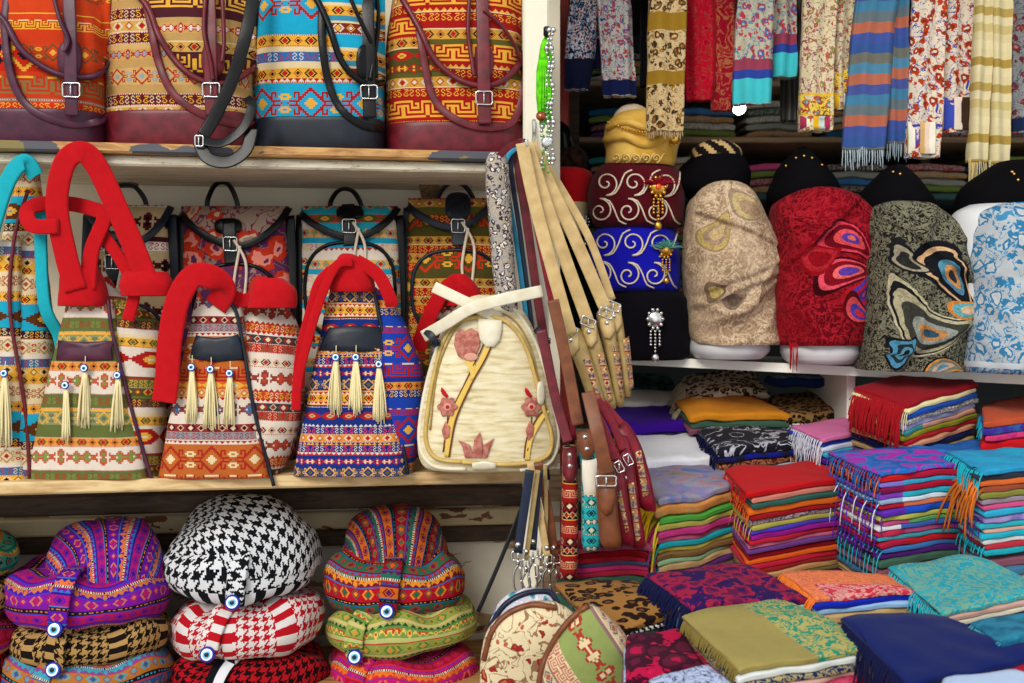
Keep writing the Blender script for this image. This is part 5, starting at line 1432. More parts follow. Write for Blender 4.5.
M_w3 = decals('grey_black_paisley_shawl', lambda s: s.mix(s.lt(s.math('ABSOLUTE', s.math('SUBTRACT', s.noise(s.uv, 55, 2, 2.2), .5)), .07), lin('#201f1e'), lin('#77745f')),
    [(-.005, .10, -.25, .12, .05, .7, [(1, '#b8b090'), (.92, '#1c1c20'), (.84, '#a8a080'), (.68, '#3a3a34'), (.45, '#8a9088'), (.3, '#b07a48'), (.16, '#2a4a5a')]),
     (.05, .22, -.85, .10, .04, -.3, [(1, '#15161c'), (.82, '#c8a078'), (.7, '#15161c'), (.45, '#4a8098'), (.3, '#c88a50'), (.16, '#2a3038')]),
     (.09, .15, .2, .05, .018, .3, [(1, '#c07a38'), (.8, '#5a98a0'), (.5, '#c8a888')]),
     (-.07, .06, .4, .04, .032, .6, [(1, '#15161c'), (.85, '#4a88a8'), (.6, '#20303a'), (.4, '#5a98b0'), (.2, '#1a2028')]),
     (.03, .03, .35, .075, .022, -.8, [(1, '#15161c'), (.85, '#c8853a'), (.7, '#7a7a68'), (.4, '#c0a088'), (.2, '#4a88a8')]),
     (-.05, .25, -.6, .06, .02, .3, [(1, '#1c1c20'), (.75, '#98907a'), (.5, '#2a2a28')])])
wrapped('display bust hidden under the grey and black paisley shawl', 'grey and black paisley shawl with blue and orange motifs wrapped around its bust',
    [(378, 866, 950, .20), (370, 860, 962, .23), (330, 862, 968, .245), (285, 863, 968, .25), (250, 862, 962, .25), (225, 862, 950, .23), (208, 872, 925, .18), (203, 885, 908, .08)],
    [(376, 880, 945, .18), (365, 875, 950, .20), (300, 885, 945, .18), (215, 880, 920, .12)], 2.30, M_w3, 113, [(.018, 17, 2.2, .4), (.010, 36, 2.6, 1.0)], steps=[(.016, .9, .21), (.012, 1.9, .07)])
M_w4 = floral('blue_white_damask_shawl', '#a9aeb2', '#2f7098', '#b4b8ba', '#3a80a8', 34, .62, ends=[('v', .012, .024, '#c4c8ca')])
wrapped('pearl white display bust at the right picture edge', 'light grey and blue patterned shawl wrapped around the bust at the right edge',
    [(372, 966, 1072, .20), (362, 962, 1076, .23), (320, 962, 1078, .245), (270, 960, 1078, .25), (235, 960, 1076, .24), (215, 966, 1060, .21), (206, 985, 1040, .15)],
    [(372, 970, 1060, .18), (300, 955, 1070, .17), (240, 951, 1068, .16), (215, 954, 1060, .15), (205, 970, 1040, .10)], 2.22, M_w4, 114, [(.010, 24, .3, .4)])
hatform('round black hat with tan and black quilted top above the beige shawl', [(200, 690, 742, .16), (188, 678, 748, .19), (172, 678, 750, .19), (160, 688, 744, .17), (155, 695, 738, .12)], 2.50, ([(160, 690, 742, .14), (150, 692, 740, .14), (143, 702, 730, .09), (141, 710, 722, .04)], bitmap('tan_black_quilt', ["xxxx....", "xxx...xx", "xx...xxx", "x...xxxx", "...xxxx.", "..xxxx..", ".xxxx..x", "xxxx..xx"], '#b89868', '#15110f', px=.006)), seed=121)
hatform('tall black hat with gold studs above the crimson shawl', [(212, 776, 845, .17), (198, 767, 841, .20), (182, 772, 835, .19), (166, 780, 822, .15), (156, 790, 812, .12), (148, 797, 806, .05)], 2.45, studs=[(796, 158), (804, 156), (812, 158), (786, 166), (822, 165)], seed=122)
hatform('black peaked hat above the grey paisley shawl', [(222, 866, 925, .17), (205, 858, 932, .20), (192, 863, 924, .18), (178, 876, 912, .14), (166, 888, 902, .06)], 2.37, studs=[(893, 172), (900, 174)], seed=123)
hatform('black hat with small gold studs at the right picture edge', [(222, 962, 1050, .19), (208, 958, 1060, .21), (190, 962, 1058, .20), (172, 984, 1040, .16), (162, 1000, 1030, .10)], 2.29, studs=[(1012, 172), (1018, 180), (1014, 174)], seed=124)
# red hat and dark furry hat at the left
T = thing('hat', P(568, 235, 2.68), 'bright red velvet fez with white gold lower edge, left of the turbans', 'hat')
h = Loft([(236, 552, 584, .16), (228, 548, 588, .18), (205, 550, 590, .18)], 2.60, n=2.1, seed=131, wr=.003); mb = MB(); h.mesh(mb); mb.build('brim', plain('cream_satin', '#cdb488', .15), T)
h2 = Loft([(212, 553, 586, .16), (205, 550, 590, .18), (185, 546, 593, .19), (174, 545, 592, .18), (170, 552, 584, .12)], 2.595, n=2.1, seed=132, wr=.004); mb = MB(); h2.mesh(mb); mb.build('crown', M_redf, T)
brooch(h, T, 585, 222, M_sil, .6, drops=1)
mb = MB(); f_ = Loft([(180, 552, 582, .14), (168, 548, 588, .16), (155, 552, 586, .15), (150, 562, 578, .08)], 2.64, n=2.1, wr=.016, wf=20, seed=133); f_.mesh(mb); mb.build('fur_hat', plain('brown_fur', '#3a2118', .4, c2='#140c0a', sc=40), None, label='dark brown fur hat with a lumpy crown behind the red fez', cat='hat')
mb = MB(); f_ = Loft([(170, 556, 572, .05), (150, 553, 576, .09), (130, 554, 570, .08), (121, 556, 562, .03)], 2.72, n=2.1, wr=.004, seed=134); f_.mesh(mb); mb.build('leather_cap', M_blk, None, label='glossy black leather cap standing upright behind the fur hat', cat='hat')
mb = MB(); f_ = Loft([(330, 556, 598, .14), (300, 552, 600, .17), (260, 556, 598, .16), (236, 560, 590, .12)], 2.66, n=2.1, wr=.004, seed=135); f_.mesh(mb); mb.build('felt_hat', M_bkv, None, label='tall black felt hat under the red fez, left of the turban column', cat='hat')
T_ = MB(); rbox(T_, P(552,0,2.7).x, P(612,0,2.7).x, 2.62, 2.86, P(0,333,2.7).z, P(0,328,2.7).z); T_.build('side_shelf', M_dark, smooth=False, label='narrow dark shelf carrying the black felt hat and red fez', cat='shelf')

# ---------------------------------------------------------------- scarves hanging from the rail
mb = MB(); tube(mb, [Vector((.04, 2.52, 2.36)), Vector((1.9, 2.52, 2.36))], .012, n=4, sides=10)
for x in (.06, .95, 1.85): tube(mb, [Vector((x, 2.52, 2.36)), Vector((x, 2.52, 2.62))], .006, n=3, sides=8)
mb.build('hanging_rail', M_sil, label='steel rail above the picture carrying the hanging scarves', cat='rail')
def hang(x0, x1, yb, lab, m, Y=2.50, slant=0, fr=None, rk=5, th=.030, taper=0, seed=1, wr=.004, rip=.008, extra=None):
    ytop = HY - (2.372 - CZ)*F/(Y + th/2)
    w = x1 - x0
    L_ = Loft([(yb, x0+1+taper, x1-1-taper, th*.7), (yb-3, x0+taper, x1-taper, th), (yb*.6, x0+slant*.4, x1+slant*.4, th), (0, x0+slant, x1+slant, th), (ytop, x0+slant*1.3+w*.1, x1+slant*1.3-w*.1, th*.9)], Y, n=4, wr=wr, wf=12, seed=seed, ripple=rip, rk=rk, nu=64, nv=50)
    if fr or extra:
        T = thing('hanging_scarf', P((x0+x1)/2, yb, Y + th/2), lab, 'scarf', 'scarves hanging from the rail')
        mb = MB(); L_.mesh(mb); mb.build('cloth', m, T)
        if fr:
            Lf, mf, nst = fr; mb = MB(); st = [L_.front(x0 + 1 + taper + (w-2-2*taper)*k/(nst-1), yb - 1.5, -.004) for k in range(nst)]
            fringe(mb, st, (0, 0, -1), Lf, r=.0016, seed=seed, droop=.8, jit=.35, seg=6); mb.build('fringe', mf, T)
        if extra:
            for (a_, b_, c_, d_, mm) in extra:
                patch_on(L_, [(a_, c_), ((a_+b_)/2, c_), (b_, c_), (b_, (c_+d_)/2), (b_, d_), ((a_+b_)/2, d_), (a_, d_), (a_, (c_+d_)/2)], mm, 'border_panel', T, off=.001, th=.002)
    else:
        mb = MB(); L_.mesh(mb); mb.build('hanging_scarf', m, None, label=lab, cat='scarf', group='scarves hanging from the rail')
    return L_
def bands(name, cols, per, dirn='u'): return stripes(name, cols, per, dirn, .001)
F_navy = floral('navy_small_floral', '#161c3a', '#a8aab0', '#7a3038', '#8a9ab0', 81, .75, ends=[('v', 0, .07, '#10142e')])
F_bluew = floral('blue_white_floral', '#b8b4ac', '#a83a34', '#2a5a98', '#2a4a88', 62, .6, ends=[('v', 0, .035, '#141c46')])
F_gold = floral('gold_leopard_chiffon', '#bfa67c', '#3a2a1c', '#7a5224', '#8a6424', 54, .6, ends=[('v', .10, .13, '#8c6a20'), ('v', .22, .26, '#8c6a20')])
F_red = floral('red_chiffon', '#a80a24', '#b81c34', '#7a0a1c', '#8a3a2a', 45, .45)
F_red2 = damask('red_gold_chiffon', '#8a0a20', '#9a5a3a', 30, .5, .04)
F_tq = floral('turquoise_bordered_floral', '#b0aa94', '#a83440', '#2f5fa0', '#3a7a98', 51, .6, ends=[('v', 0, .055, '#3fb5bd'), ('v', .055, .075, '#2a3f90'), ('v', .075, .10, '#8a3a50')])
F_yel = floral('yellow_cream_paisley', '#cdbf9a', '#a8484a', '#6a8a3a', '#7a3a5a', 56, .5, ends=[('v', .03, .034, '#d8b030'), ('v', .074, .08, '#d8b030')])
F_yel2 = floral('yellow_rose_border', '#d8b84a', '#a83a2a', '#4a8a9a', '#7a5a1c', 54, .55)
F_flr = floral('white_red_floral', '#d2c4b0', '#a8381c', '#7a2a1c', '#b08a3a', 48, .62, ends=[('v', .062, .068, '#3a3f9a')], line_c='#3a3f9a')
F_grey = floral('grey_small_print', '#8a857c', '#5a3a38', '#b8b0a0', '#5a5548', 81, .6)
F_end = stripes('stripe_border_pastel', ['#c8a060', '#d8c0b0', '#e0d8c8', '#8a9a4a', '#e0d8c8', '#3a48a8'], .07, 'u', .0005)
F_end2 = stripes('stripe_border_blue_brown', ['#3a48a8', '#d8c8b8', '#3c2a20', '#c8a8a0'], .075, 'u', .0005)
F_end3 = stripes('stripe_border_yellow', ['#e0d8b8', '#d8a81c', '#b8c8c0', '#a03050'], .055, 'u', .0005)
F_plaid = stripes('blue_orange_plaid', ['#34508a', '#3d4f90', '#a8604a', '#5d6a70', '#3f7494', '#44508c', '#a8624c', '#4a7c98', '#66665e'], .21, 'v', .006)
F_cg = stripes('cream_gold_bands', ['#cbbd92', '#cfc29a', '#a08540', '#cbbd92', '#cfc29a', '#c9bb90', '#bcab74', '#cfc29a', '#a89050'], .17, 'v', .002)
hang(802, 818, 100, 'greyish brown scarf half hidden behind the cream and yellow paisley scarf', F_grey, 2.62, seed=15)
hang(780, 802, 120, 'dim striped grey scarf hanging behind the turquoise edged scarves', bands('dim_grey_stripes', ['#4a4844', '#6a665e', '#3a3a3c'], .02), 2.64, seed=16)
hang(640, 662, 86, 'black scarf hanging between the blue floral and the gold scarves', M_bkv, 2.60, seed=3)
hang(650, 668, 60, 'mauve printed scarf mostly hidden behind the gold spotted scarf', F_grey, 2.57, seed=17)
hang(562, 592, 90, 'navy scarf with small white flowers at the left end of the rail', F_navy, 2.56, slant=8, seed=1, taper=2)
hang(589, 607, 70, 'second fold of navy flowered scarf beside the first', F_navy, 2.585, slant=-4, seed=18)
hang(603, 637, 96, 'white scarf with red and blue flowers and a navy hem', F_bluew, 2.555, slant=-6, seed=2)
hang(646, 683, 130, 'gold and brown spotted chiffon scarf hanging lowest above the gold turban', F_gold, 2.45, seed=4, rk=3, fr=(.02, plain('beige_thread', '#b8a07a', .2), 20), slant=3)
hang(683, 717, 100, 'bright red chiffon scarf right of the gold spotted one', F_red, 2.53, seed=5, rk=5, taper=2)
hang(706, 738, 110, 'deep red and gold patterned chiffon scarf with rolled lower end', F_red2, 2.54, seed=6, rk=5, taper=4)
hang(733, 771, 104, 'floral scarf with broad turquoise hem and blue border', F_tq, 2.50, seed=7, slant=4, rk=4)
hang(772, 796, 78, 'shorter floral scarf with turquoise hem, right of the broader one', F_tq, 2.53, seed=8, rk=3)
hang(799, 831, 130, 'cream and yellow paisley scarf with striped yellow hem', F_yel, 2.47, seed=9, rk=3, slant=5, extra=[(800, 830, 96, 115, F_yel2), (800, 830, 116, 129, F_end3)])
hang(832, 857, 110, 'shorter cream and yellow paisley scarf beside the plaid one', F_yel, 2.50, seed=10, rk=3, slant=-2, extra=[(833, 856, 70, 92, F_yel2), (833, 856, 93, 109, F_end3)])
hang(842, 884, 148, 'blue grey and orange banded wool scarf with long pale fringe, left half', F_plaid, 2.46, seed=11, rk=4, slant=14, fr=(.045, plain('pale_blue_thread', '#a8b8c0', .2), 22))
hang(882, 905, 142, 'blue grey and orange banded wool scarf with long pale fringe, right half', F_plaid, 2.48, seed=19, rk=3, slant=2, fr=(.042, plain('pale_grey_thread', '#8a9aa4', .2), 14))
hang(905, 938, 156, 'white scarf with orange flowers and blue vines, long one with striped hem', F_flr, 2.46, seed=12, rk=3, slant=8, extra=[(907, 936, 122, 154, F_end)])
hang(940, 972, 132, 'white scarf with orange flowers and blue vines, shorter one with dark striped hem', F_flr, 2.48, seed=13, rk=3, slant=2, extra=[(941, 971, 97, 130, F_end2)])
hang(968, 987, 160, 'cream and gold banded scarf with twisted fringe, left length', F_cg, 2.44, seed=14, rk=2, slant=6, fr=(.075, plain('straw_thread', '#c8b078', .2), 16))
hang(988, 1009, 162, 'cream and gold banded scarf with twisted fringe, right length', F_cg, 2.45, seed=24, rk=2, slant=2, fr=(.085, plain('pale_straw_thread', '#ccb886', .2), 16))
hang(1012, 1040, 132, 'grey and maroon printed scarf at the right picture edge', floral('grey_maroon_print', '#8a8a8c', '#6a2a3a', '#a84a3a', '#4a5a6a', 48, .6, ends=[('v', 0, .03, '#1a2a4a')]), 2.50, seed=20, rk=3)
# ---------------------------------------------------------------- counters under the piles
CA = dict(x0=-.02, x1=1.6, Y0=1.28, Z0=.955, s=.10, d=.655)
CB = dict(x0=.05, x1=1.75, Y0=1.94, Z0=1.075, s=.06, d=.44)
CC = dict(x0=.05, x1=1.9, Y0=2.385, Z0=1.215, s=.06, d=.20)
CD = dict(x0=.15, x1=2.0, Y0=2.59, Z0=1.285, s=.06, d=.45)
for c_, lab in ((CA, 'lowest wooden display step under the front folded scarves'), (CB, 'second wooden display step under the tall scarf piles'), (CC, 'third wooden display step under the white and black scarf piles'), (CD, 'rear wooden display step under the leopard and orange scarves')):
    o = counter('display_counter', c_['x0'], c_['x1'], c_['Y0'], c_['Z0'], c_['s'], c_['d'], lab)
def cz(c_, Y): return c_['Z0'] + c_['s']*(Y - c_['Y0'])

_cm = {}
def cloth(spec):
    """spec: colour, or (kind, colours...)"""
    if isinstance(spec, bpy.types.Material): return spec
    if spec in _cm: return _cm[spec]
    nm = 'woven_cloth'
    if isinstance(spec, str): m = plain(nm, spec, .16, sheen=.3)
    elif spec[0] == 'two': m = plain(nm, spec[1], .16, c2=spec[2], sc=spec[3] if len(spec) > 3 else 22)
    elif spec[0] == 'dam': m = damask(nm, spec[1], spec[2], spec[3] if len(spec) > 3 else 45, .5, .06)
    elif spec[0] == 'half':       # left part one colour, right another
        s = NT(nm); u, v, _ = s.sep(s.warp(s.uv, 20, .01))
        m = s.finish(s.mix(s.lt(u, spec[3]), lin(spec[2]), lin(spec[1])), .9)
    _cm[spec] = m
    return m

def slab(quad, slope_n, h, off, mat, name, seed, dx=0, wob=.004, fr=None, label=None, group=None, grow=0.025, pseed=0, roundf=.45, parent=None):
    """folded cloth: quad = world BL, BR, FR, FL of the pile's top plane; this fold lies off..off+h below it"""
    BL, BR, FR, FL = quad
    R = random.Random(seed)
    n = slope_n
    j = [Vector((R.uniform(-1, 1)*.005, R.uniform(-1, 1)*.005, 0)) for _ in range(4)]
    g = grow
    cen = (BL + BR + FR + FL)/4
    Q = [p + (p - cen)*g + j[i] + Vector((dx, 0, 0)) for i, p in enumerate((BL, BR, FR, FL))]
    BL, BR, FR, FL = Q
    ns = 26
    wF = (FR - FL).length; D = ((BL - FL).length + (BR - FR).length)/2
    prof = []                                   # (t, outward, z fraction)
    for k in range(9): prof.append((1 - k/8, 0, 0))
    for o_, zf in ((.26*roundf/.45, -.10), (.40*roundf/.45, -.28), (.30*roundf/.45, -.50), (.40*roundf/.45, -.72), (.26*roundf/.45, -.92)): prof.append((0, o_*h, zf))
    for k in range(7): prof.append((k/6, 0, -1))
    for o_, zf in ((.3, -.75), (.4, -.5), (.3, -.25)): prof.append((1, -o_*h, zf))
    m = len(prof)
    vs = []; fs = []; uv = []
    fd = ((FL - BL) + (FR - BR)).normalized(); sd = (FR - FL).normalized()
    cols = [(-.35*h, .55), (-.15*h, .85)] + [None]*(ns + 1) + [(.15*h, .85), (.35*h, .55)]
    for ci, c_ in enumerate(cols):
        if c_ is None: s_ = (ci - 2)/ns; ex = 0; sc = 1
        elif ci < 2: s_ = 0; ex, sc = c_
        else: s_ = 1; ex, sc = c_
        Lg = 0; prev = None
        for (t, o_, zf) in prof:
            p = FL.lerp(FR, s_).lerp(BL.lerp(BR, s_), t)
            zz = -.5 + (zf + .5)*sc
            w = (nz(p.x + pseed, p.y, 0, 7)*wob*1.6 + nz(p.x, p.y + pseed*2, 0, 18)*wob*.6)
            w2 = nz(p.x*1.0 + seed*.37, p.y, zf, 26)*h*.16
            e = min(1, 8*min(s_, 1 - s_) + .0); edge = (1 - e)*h*.18*(0 if zf == -1 else 1)
            q = p + fd*(o_ * (1 + .3*nz(p.x + seed, p.z, 1, 30))) + sd*ex + n*(zz*h - off + w + w2*(0 if zf in (-1,) else 1) - edge)
            q += fd*(nz(s_*3 + seed, seed*.7, 0, 1.7)*.006 if t < .5 else 0) + sd*(nz(t*3 + seed, seed*.3, 4, 1.5)*.006 if abs(s_ - .5) > .4 else 0)
            if prev is not None: Lg += (q - prev).length
            prev = q
            vs.append(q); uv.append((s_*wF + ex, -Lg))
    nc = len(cols)
    for c_ in range(nc - 1):
        for k in range(m):
            k2 = (k+1) % m; fs.append((c_*m+k, (c_+1)*m+k, (c_+1)*m+k2, c_*m+k2))
    for c_ in (0, nc - 1):
        c0 = sum((vs[c_*m+k] for k in range(m)), Vector())/m
        vs.append(c0); uv.append((0, 0)); i0 = len(vs) - 1
        for k in range(m):
            k2 = (k+1) % m; fs.append((i0, c_*m+k2, c_*m+k) if c_ else (i0, c_*m+k, c_*m+k2))
    # uv: restart so that 0 is the front top edge
    L8 = -uv[2*m + 8][1]
    uv = [(a_, b_ + L8) for a_, b_ in uv]
    mb = MB(); mb.add(vs, fs, uv)
    if fr:
        o = mb.build(name, mat, None, label=label, cat='scarf', group=group)
        side, mf, Lf, nst = fr[:4]
        for k_, (sd_, ) in enumerate([(x,) for x in side]):
            if sd_ == 'L': line_ = [FL.lerp(BL, t/(nst-1)*.97 + .01) for t in range(nst)]; d = -sd
            elif sd_ == 'R': line_ = [FR.lerp(BR, t/(nst-1)*.97 + .01) for t in range(nst)]; d = sd
            else: line_ = [FL.lerp(FR, t/(nst-1)*.97 + .01) for t in range(nst)]; d = fd
            st = [p - d*.002 + n*(-off - h*.45 + nz(p.x + pseed, p.y, 0, 7)*wob*1.6) for p in line_]
            fm = MB(); fringe(fm, st, d, Lf, r=fr[4] if len(fr) > 4 else .0013, seed=seed, droop=fr[5] if len(fr) > 5 else .45, seg=5)
            fm.build('fringe', mf, o)
    else:
        o = mb.build(name, mat, None, label=label, cat='scarf', group=group)
    return o

ORD = ['topmost', 'second', 'third', 'fourth', 'fifth', 'sixth', 'seventh', 'eighth', 'ninth', 'tenth', 'eleventh', 'twelfth', 'thirteenth', 'fourteenth', 'fifteenth', 'sixteenth', 'seventeenth', 'eighteenth', 'nineteenth', 'twentieth']
def pile(desc, px, Yf, slope, layers, base=None, seed=1, fr=None, wob=.004, group=None, wtop=None):
    """px = image corners BL, BR, FR, FL of the top; layers (material spec, height in px, colour words[, fringe])"""
    FLp = P(px[3][0], px[3][1], Yf)
    q = [ray_plane(x, y, Yf, FLp.z, slope) for x, y in px]
    n = Vector((0, -slope, 1)).normalized(); s_ = Yf/F
    off = 0; k = 0
    grp = group or 'folded scarves in the ' + desc
    for L in layers:
        m, hp, words = L[:3]; f_ = L[3] if len(L) > 3 else fr
        h = hp*s_
        if f_ and f_[1] is None: f_ = (f_[0], cloth(m if isinstance(m, str) else (m[1] if isinstance(m, tuple) else '#888888')), *f_[2:])
        lab = f'{words} folded scarf, {ORD[k]} in the {desc}' if k else f'{words} folded scarf on top of the {desc}'
        slab(q, n, h*.97, off, cloth(m), 'folded_scarf', seed*100 + k, wob=wob if k else wob*1.2, fr=f_, label=lab, group=grp, pseed=seed, dx=0)
        off += h; k += 1
    if base:                                     # hidden folds down to the counter
        zc = cz(base, Yf)
        extra = ['#7a4a5a', '#3a6a8a', '#b89a6a', '#5a3a6a', '#8a3a2a', '#3a5a4a']
        while q[3].z - off - .016 > zc + .002 and k < 20:
            h = min(.016, q[3].z - off - zc - .002) if q[3].z - off - .032 < zc else .016
            slab(q, n, h*.97, off, cloth(extra[(k + seed) % 6]), 'folded_scarf', seed*100 + k, wob=wob, label=f'folded scarf, {ORD[k]} in the {desc}', group=grp, pseed=seed)
            off += h; k += 1
    return q, n

# rear step
M_leo_pale = leopard('pale_leopard_print', '#e4d8bc', '#3a2c20', '#b08a4c', 62)
M_leo_br = leopard('brown_leopard_print', '#9a6c36', '#20110d', '#6a3c1c', 50)
M_leo_dk = leopard('dark_leopard_print', '#a07a48', '#1c1210', '#5a3a1c', 80)
M_zebra = bitmap('black_white_animal_print', ["xx..x...", "x..xx..x", "..xx..xx", ".xx..xx.", "xx..xx..", "x..xx..x", "..xxx.xx", ".xx....x"], '#d0ccc4', '#141214', px=.004)
wf = lambda c: plain('scarf_thread', c, .15)
T_cream = wf('#d8c8a0'); T_red = wf('#98141c'); T_white = wf('#d0d0dc'); T_navy = wf('#10143a'); T_orange = wf('#e0742c'); T_blue = wf('#1f5fa8'); T_tq = wf('#1fa8bc'); T_pur = wf('#5a1a98')
pile('pale leopard pile', [(684, 374), (750, 370), (768, 386), (692, 396)], 2.74, .24, [(M_leo_pale, 9, 'pale leopard print', ('L', T_cream, .075, 46, .0016, .3))], base=CD, seed=201, wob=.010)
pile('ochre pile behind black swirls', [(680, 397), (752, 396), (786, 411), (694, 412)], 2.62, .18, [('#c8801f', 9, 'orange ochre')], base=CD, seed=202, wob=.006)
pile('dark leopard pile', [(768, 394), (838, 391), (846, 410), (788, 414)], 2.64, .16, [(M_leo_dk, 10, 'dark leopard print'), (M_zebra, 7, 'black and white animal print')], base=CD, seed=203, wob=.007)
pile('violet pile left of the orange one', [(606, 403), (676, 406), (694, 420), (606, 423)], 2.66, .10, [('#3c1090', 12, 'deep violet', ('F', None, .02, 40, .0013, .8)), (('two', '#1c1a24', '#3a3a44'), 8, 'dark grey')], base=CD, seed=204, wob=.006)
pile('pale pile behind the violet scarf', [(628, 390), (676, 388), (680, 398), (624, 400)], 2.86, .1, [('#d8d4c8', 7, 'off-white', ('L', T_cream, .03, 20, .0013, .5)), (('dam', '#c8c0a8', '#3a3a34', 70), 7, 'black and cream printed')], base=CD, seed=205, wob=.006)
pile('dark green pile at the back', [(622, 376), (668, 374), (674, 384), (618, 388)], 2.95, .1, [(('two', '#16302c', '#3a5a58', 30), 9, 'dark green'), ('#7a8a84', 6, 'greyish green')], seed=206, base=CD, wob=.006)
mb = MB(); c_ = P(799, 386, 2.80)
prof = [(.0, .030), (.05, .029), (.078, .024), (.088, .015), (.086, .006), (.07, .0), (0, 0)]
vs = []; fs = []; nu = 40
for r, z in prof:
    for i in range(nu):
        th = 2*PI*i/nu; vs.append(c_ + Vector((r*math.cos(th), r*.8*math.sin(th), z + .002*math.sin(5*th + r*60))))
for j_ in range(len(prof)-1):
    for i in range(nu): fs.append((j_*nu+i, j_*nu+(i+1) % nu, (j_+1)*nu+(i+1) % nu, (j_+1)*nu+i))
mb.add(vs, fs, [(p.x, p.y) for p in vs], [1 if (p // nu) >= 2 else 0 for p in range((len(prof)-1)*nu)])
mb.build('flat_cap', [damask('blue_grey_print', '#46566a', '#8a98a4', 60), cloth('#142a58')], None, label='flat round blue grey cap lying on the dark leopard scarf under the shelf', cat='cap')

# third step
M_swirl = damask('black_white_swirl', '#1a1a24', '#b4b4c0', 11, .5, .02)
pile('white pile beside the red bags', [(606, 424), (686, 426), (714, 455), (634, 460)], 2.42, .10, [('#e8e8ee', 12, 'white'), (('two', '#1a1a1c', '#4a4a44', 60), 5, 'black patterned'), ('#b89a80', 4, 'beige')], base=CC, seed=211, wob=.005)
pile('black swirl pile', [(694, 419), (776, 414), (813, 438), (722, 448)], 2.40, .10, [(M_swirl, 9, 'black scarf with white swirls,', ('L', T_navy, .06, 50, .0018, .9)), (('two', '#141c8a', '#1a1a2c', 30), 6, 'navy blue'), (('dam', '#5a2418', '#a86a4a', 30), 7, 'brown patterned'), (('two', '#b8a8b0', '#8ab0b8', 40), 3.5, 'pale grey'), ('#2a9ab8', 4, 'turquoise blue'), ('#a81428', 7, 'crimson')], base=CC, seed=212)
pile('pink and blue pile', [(792, 424), (868, 415), (888, 426), (826, 436)], 2.36, .08, [('#c86a9a', 5, 'pink', ('L', T_white, .05, 26, .0013, .8)), ('#1a3aa8', 5, 'royal blue'), ('#c8cce0', 5, 'white', ('L', T_white, .05, 20, .0013, .9)), ('#3a98b8', 5, 'light blue'), ('#4a1a88', 7, 'purple'), ('#141a4a', 6, 'navy')], base=CC, seed=213)
pile('sloping pile with dark red fringe', [(856, 385), (948, 364), (976, 382), (908, 402)], 2.26, .22, [('#8a0e1c', 6, 'dark red', ('L', T_red, .085, 120, .0020, .8)), ('#d8cc98', 5, 'cream', ('L', T_cream, .05, 30, .0014, .9)), ('#1a48a0', 6, 'cobalt blue'), (('dam', '#6a6a70', '#b8b4b0', 60), 6, 'grey printed'), ('#a8a4c8', 6, 'lavender'), (('half', '#3a8a8a', '#c89078', .06), 5, 'teal and peach'), ('#8a861c', 6, 'olive yellow'), ('#a81820', 5, 'red'), ('#c88a68', 6, 'peach'), ('#141a4a', 7, 'dark navy')], base=CC, seed=214, wtop=None)
pile('orange and red pile at the right edge', [(984, 404), (1060, 394), (1080, 412), (988, 418)], 2.24, .05, [('#b04a2c', 7, 'rust orange'), (('two', '#1a6aa0', '#3a2a88', 26), 8, 'blue and purple', ('L', T_tq, .03, 20)), (('two', '#a01a78', '#c8386a', 30), 6, 'magenta'), ('#c01420', 12, 'bright red'), ('#3a4a8a', 8, 'slate blue')], base=CC, seed=215, wob=.006)

# second step
M_mauve = clouds('mauve_blue_shawl', [(.3, '#4a78b0'), (.42, '#8a7aa0'), (.5, '#8a90a0'), (.6, '#a87888'), (.72, '#6a8a6a')], 14, (1, 1, 1), .8)
M_orfold = clouds('orange_ochre_shawl', [(.3, '#b8743c'), (.5, '#c88a4a'), (.7, '#8a8a5a')], 16)
FRB = ('L', None, .040, 14, .0015, .9)
yarn = [wf('#d8a81c'), wf('#d8c83c'), wf('#c8307a'), wf('#b83a5a'), wf('#2a9a8a'), wf('#1f98b8'), wf('#4a2a78')]
rb = [(M_mauve, 8, 'mauve and blue clouded'), (M_orfold, 12, 'orange ochre', ('L', yarn[0], .10, 30, .0030, .55)), ('#4a9a3c', 7, 'leaf green', ('L', yarn[1], .08, 18, .0030, .55)), ('#a8a04a', 6, 'mustard green', ('L', yarn[2], .09, 18, .0030, .55)), ('#b8347a', 8, 'magenta pink', ('L', yarn[0], .08, 18, .0030, .55)),
      ('#c85a80', 5, 'rose pink'), ('#1f9aa8', 6, 'turquoise', ('L', yarn[4], .08, 18, .0030, .55)), ('#b8b04a', 5, 'yellow green', ('L', yarn[2], .06, 14, .002, .9)), ('#7a5a34', 6, 'brown olive', ('L', yarn[3], .05, 14, .002, .9)), ('#8ab088', 5, 'pale green'), ('#b8986a', 7, 'beige', ('L', yarn[5], .05, 20, .002, .9)), ('#5a2a78', 5, 'purple', ('L', yarn[5], .08, 18, .0030, .55)), ('#a89a78', 6, 'sand coloured')]
pile('rainbow pile with mixed tassels', [(640, 468), (716, 464), (744, 482), (660, 498)], 2.08, .03, rb, base=CB, seed=221, wob=.006)
rd = [('#b81018', 7, 'bright red', ('L', None, .03, 18, .0014, .8)), ('#c87868', 6, 'salmon pink'), ('#2a5a50', 5, 'dark green'), ('#d8641c', 7, 'orange', ('L', None, .03, 14, .0014, .8)), ('#98101c', 5, 'dark red'), (('dam', '#a89098', '#5a4a50', 70), 5, 'grey printed'), ('#a8a04a', 5, 'olive yellow', ('L', None, .03, 10, .0014, .8)), ('#4a3ab8', 4, 'violet blue'), ('#98188a', 6, 'purple magenta'), ('#b81c34', 5, 'cherry red'), ('#c86a8a', 4, 'rose'), ('#6a3a80', 5, 'plum'), ('#8a0c1c', 6, 'deep crimson'), ('#d85a18', 5, 'vivid orange'), ('#c01c3a', 6, 'pinkish red'), ('#8a1c1c', 4, 'brick red'), ('#b88a5a', 6, 'tan'), ('#6a6438', 4, 'khaki'), ('#4a1440', 5, 'aubergine')]
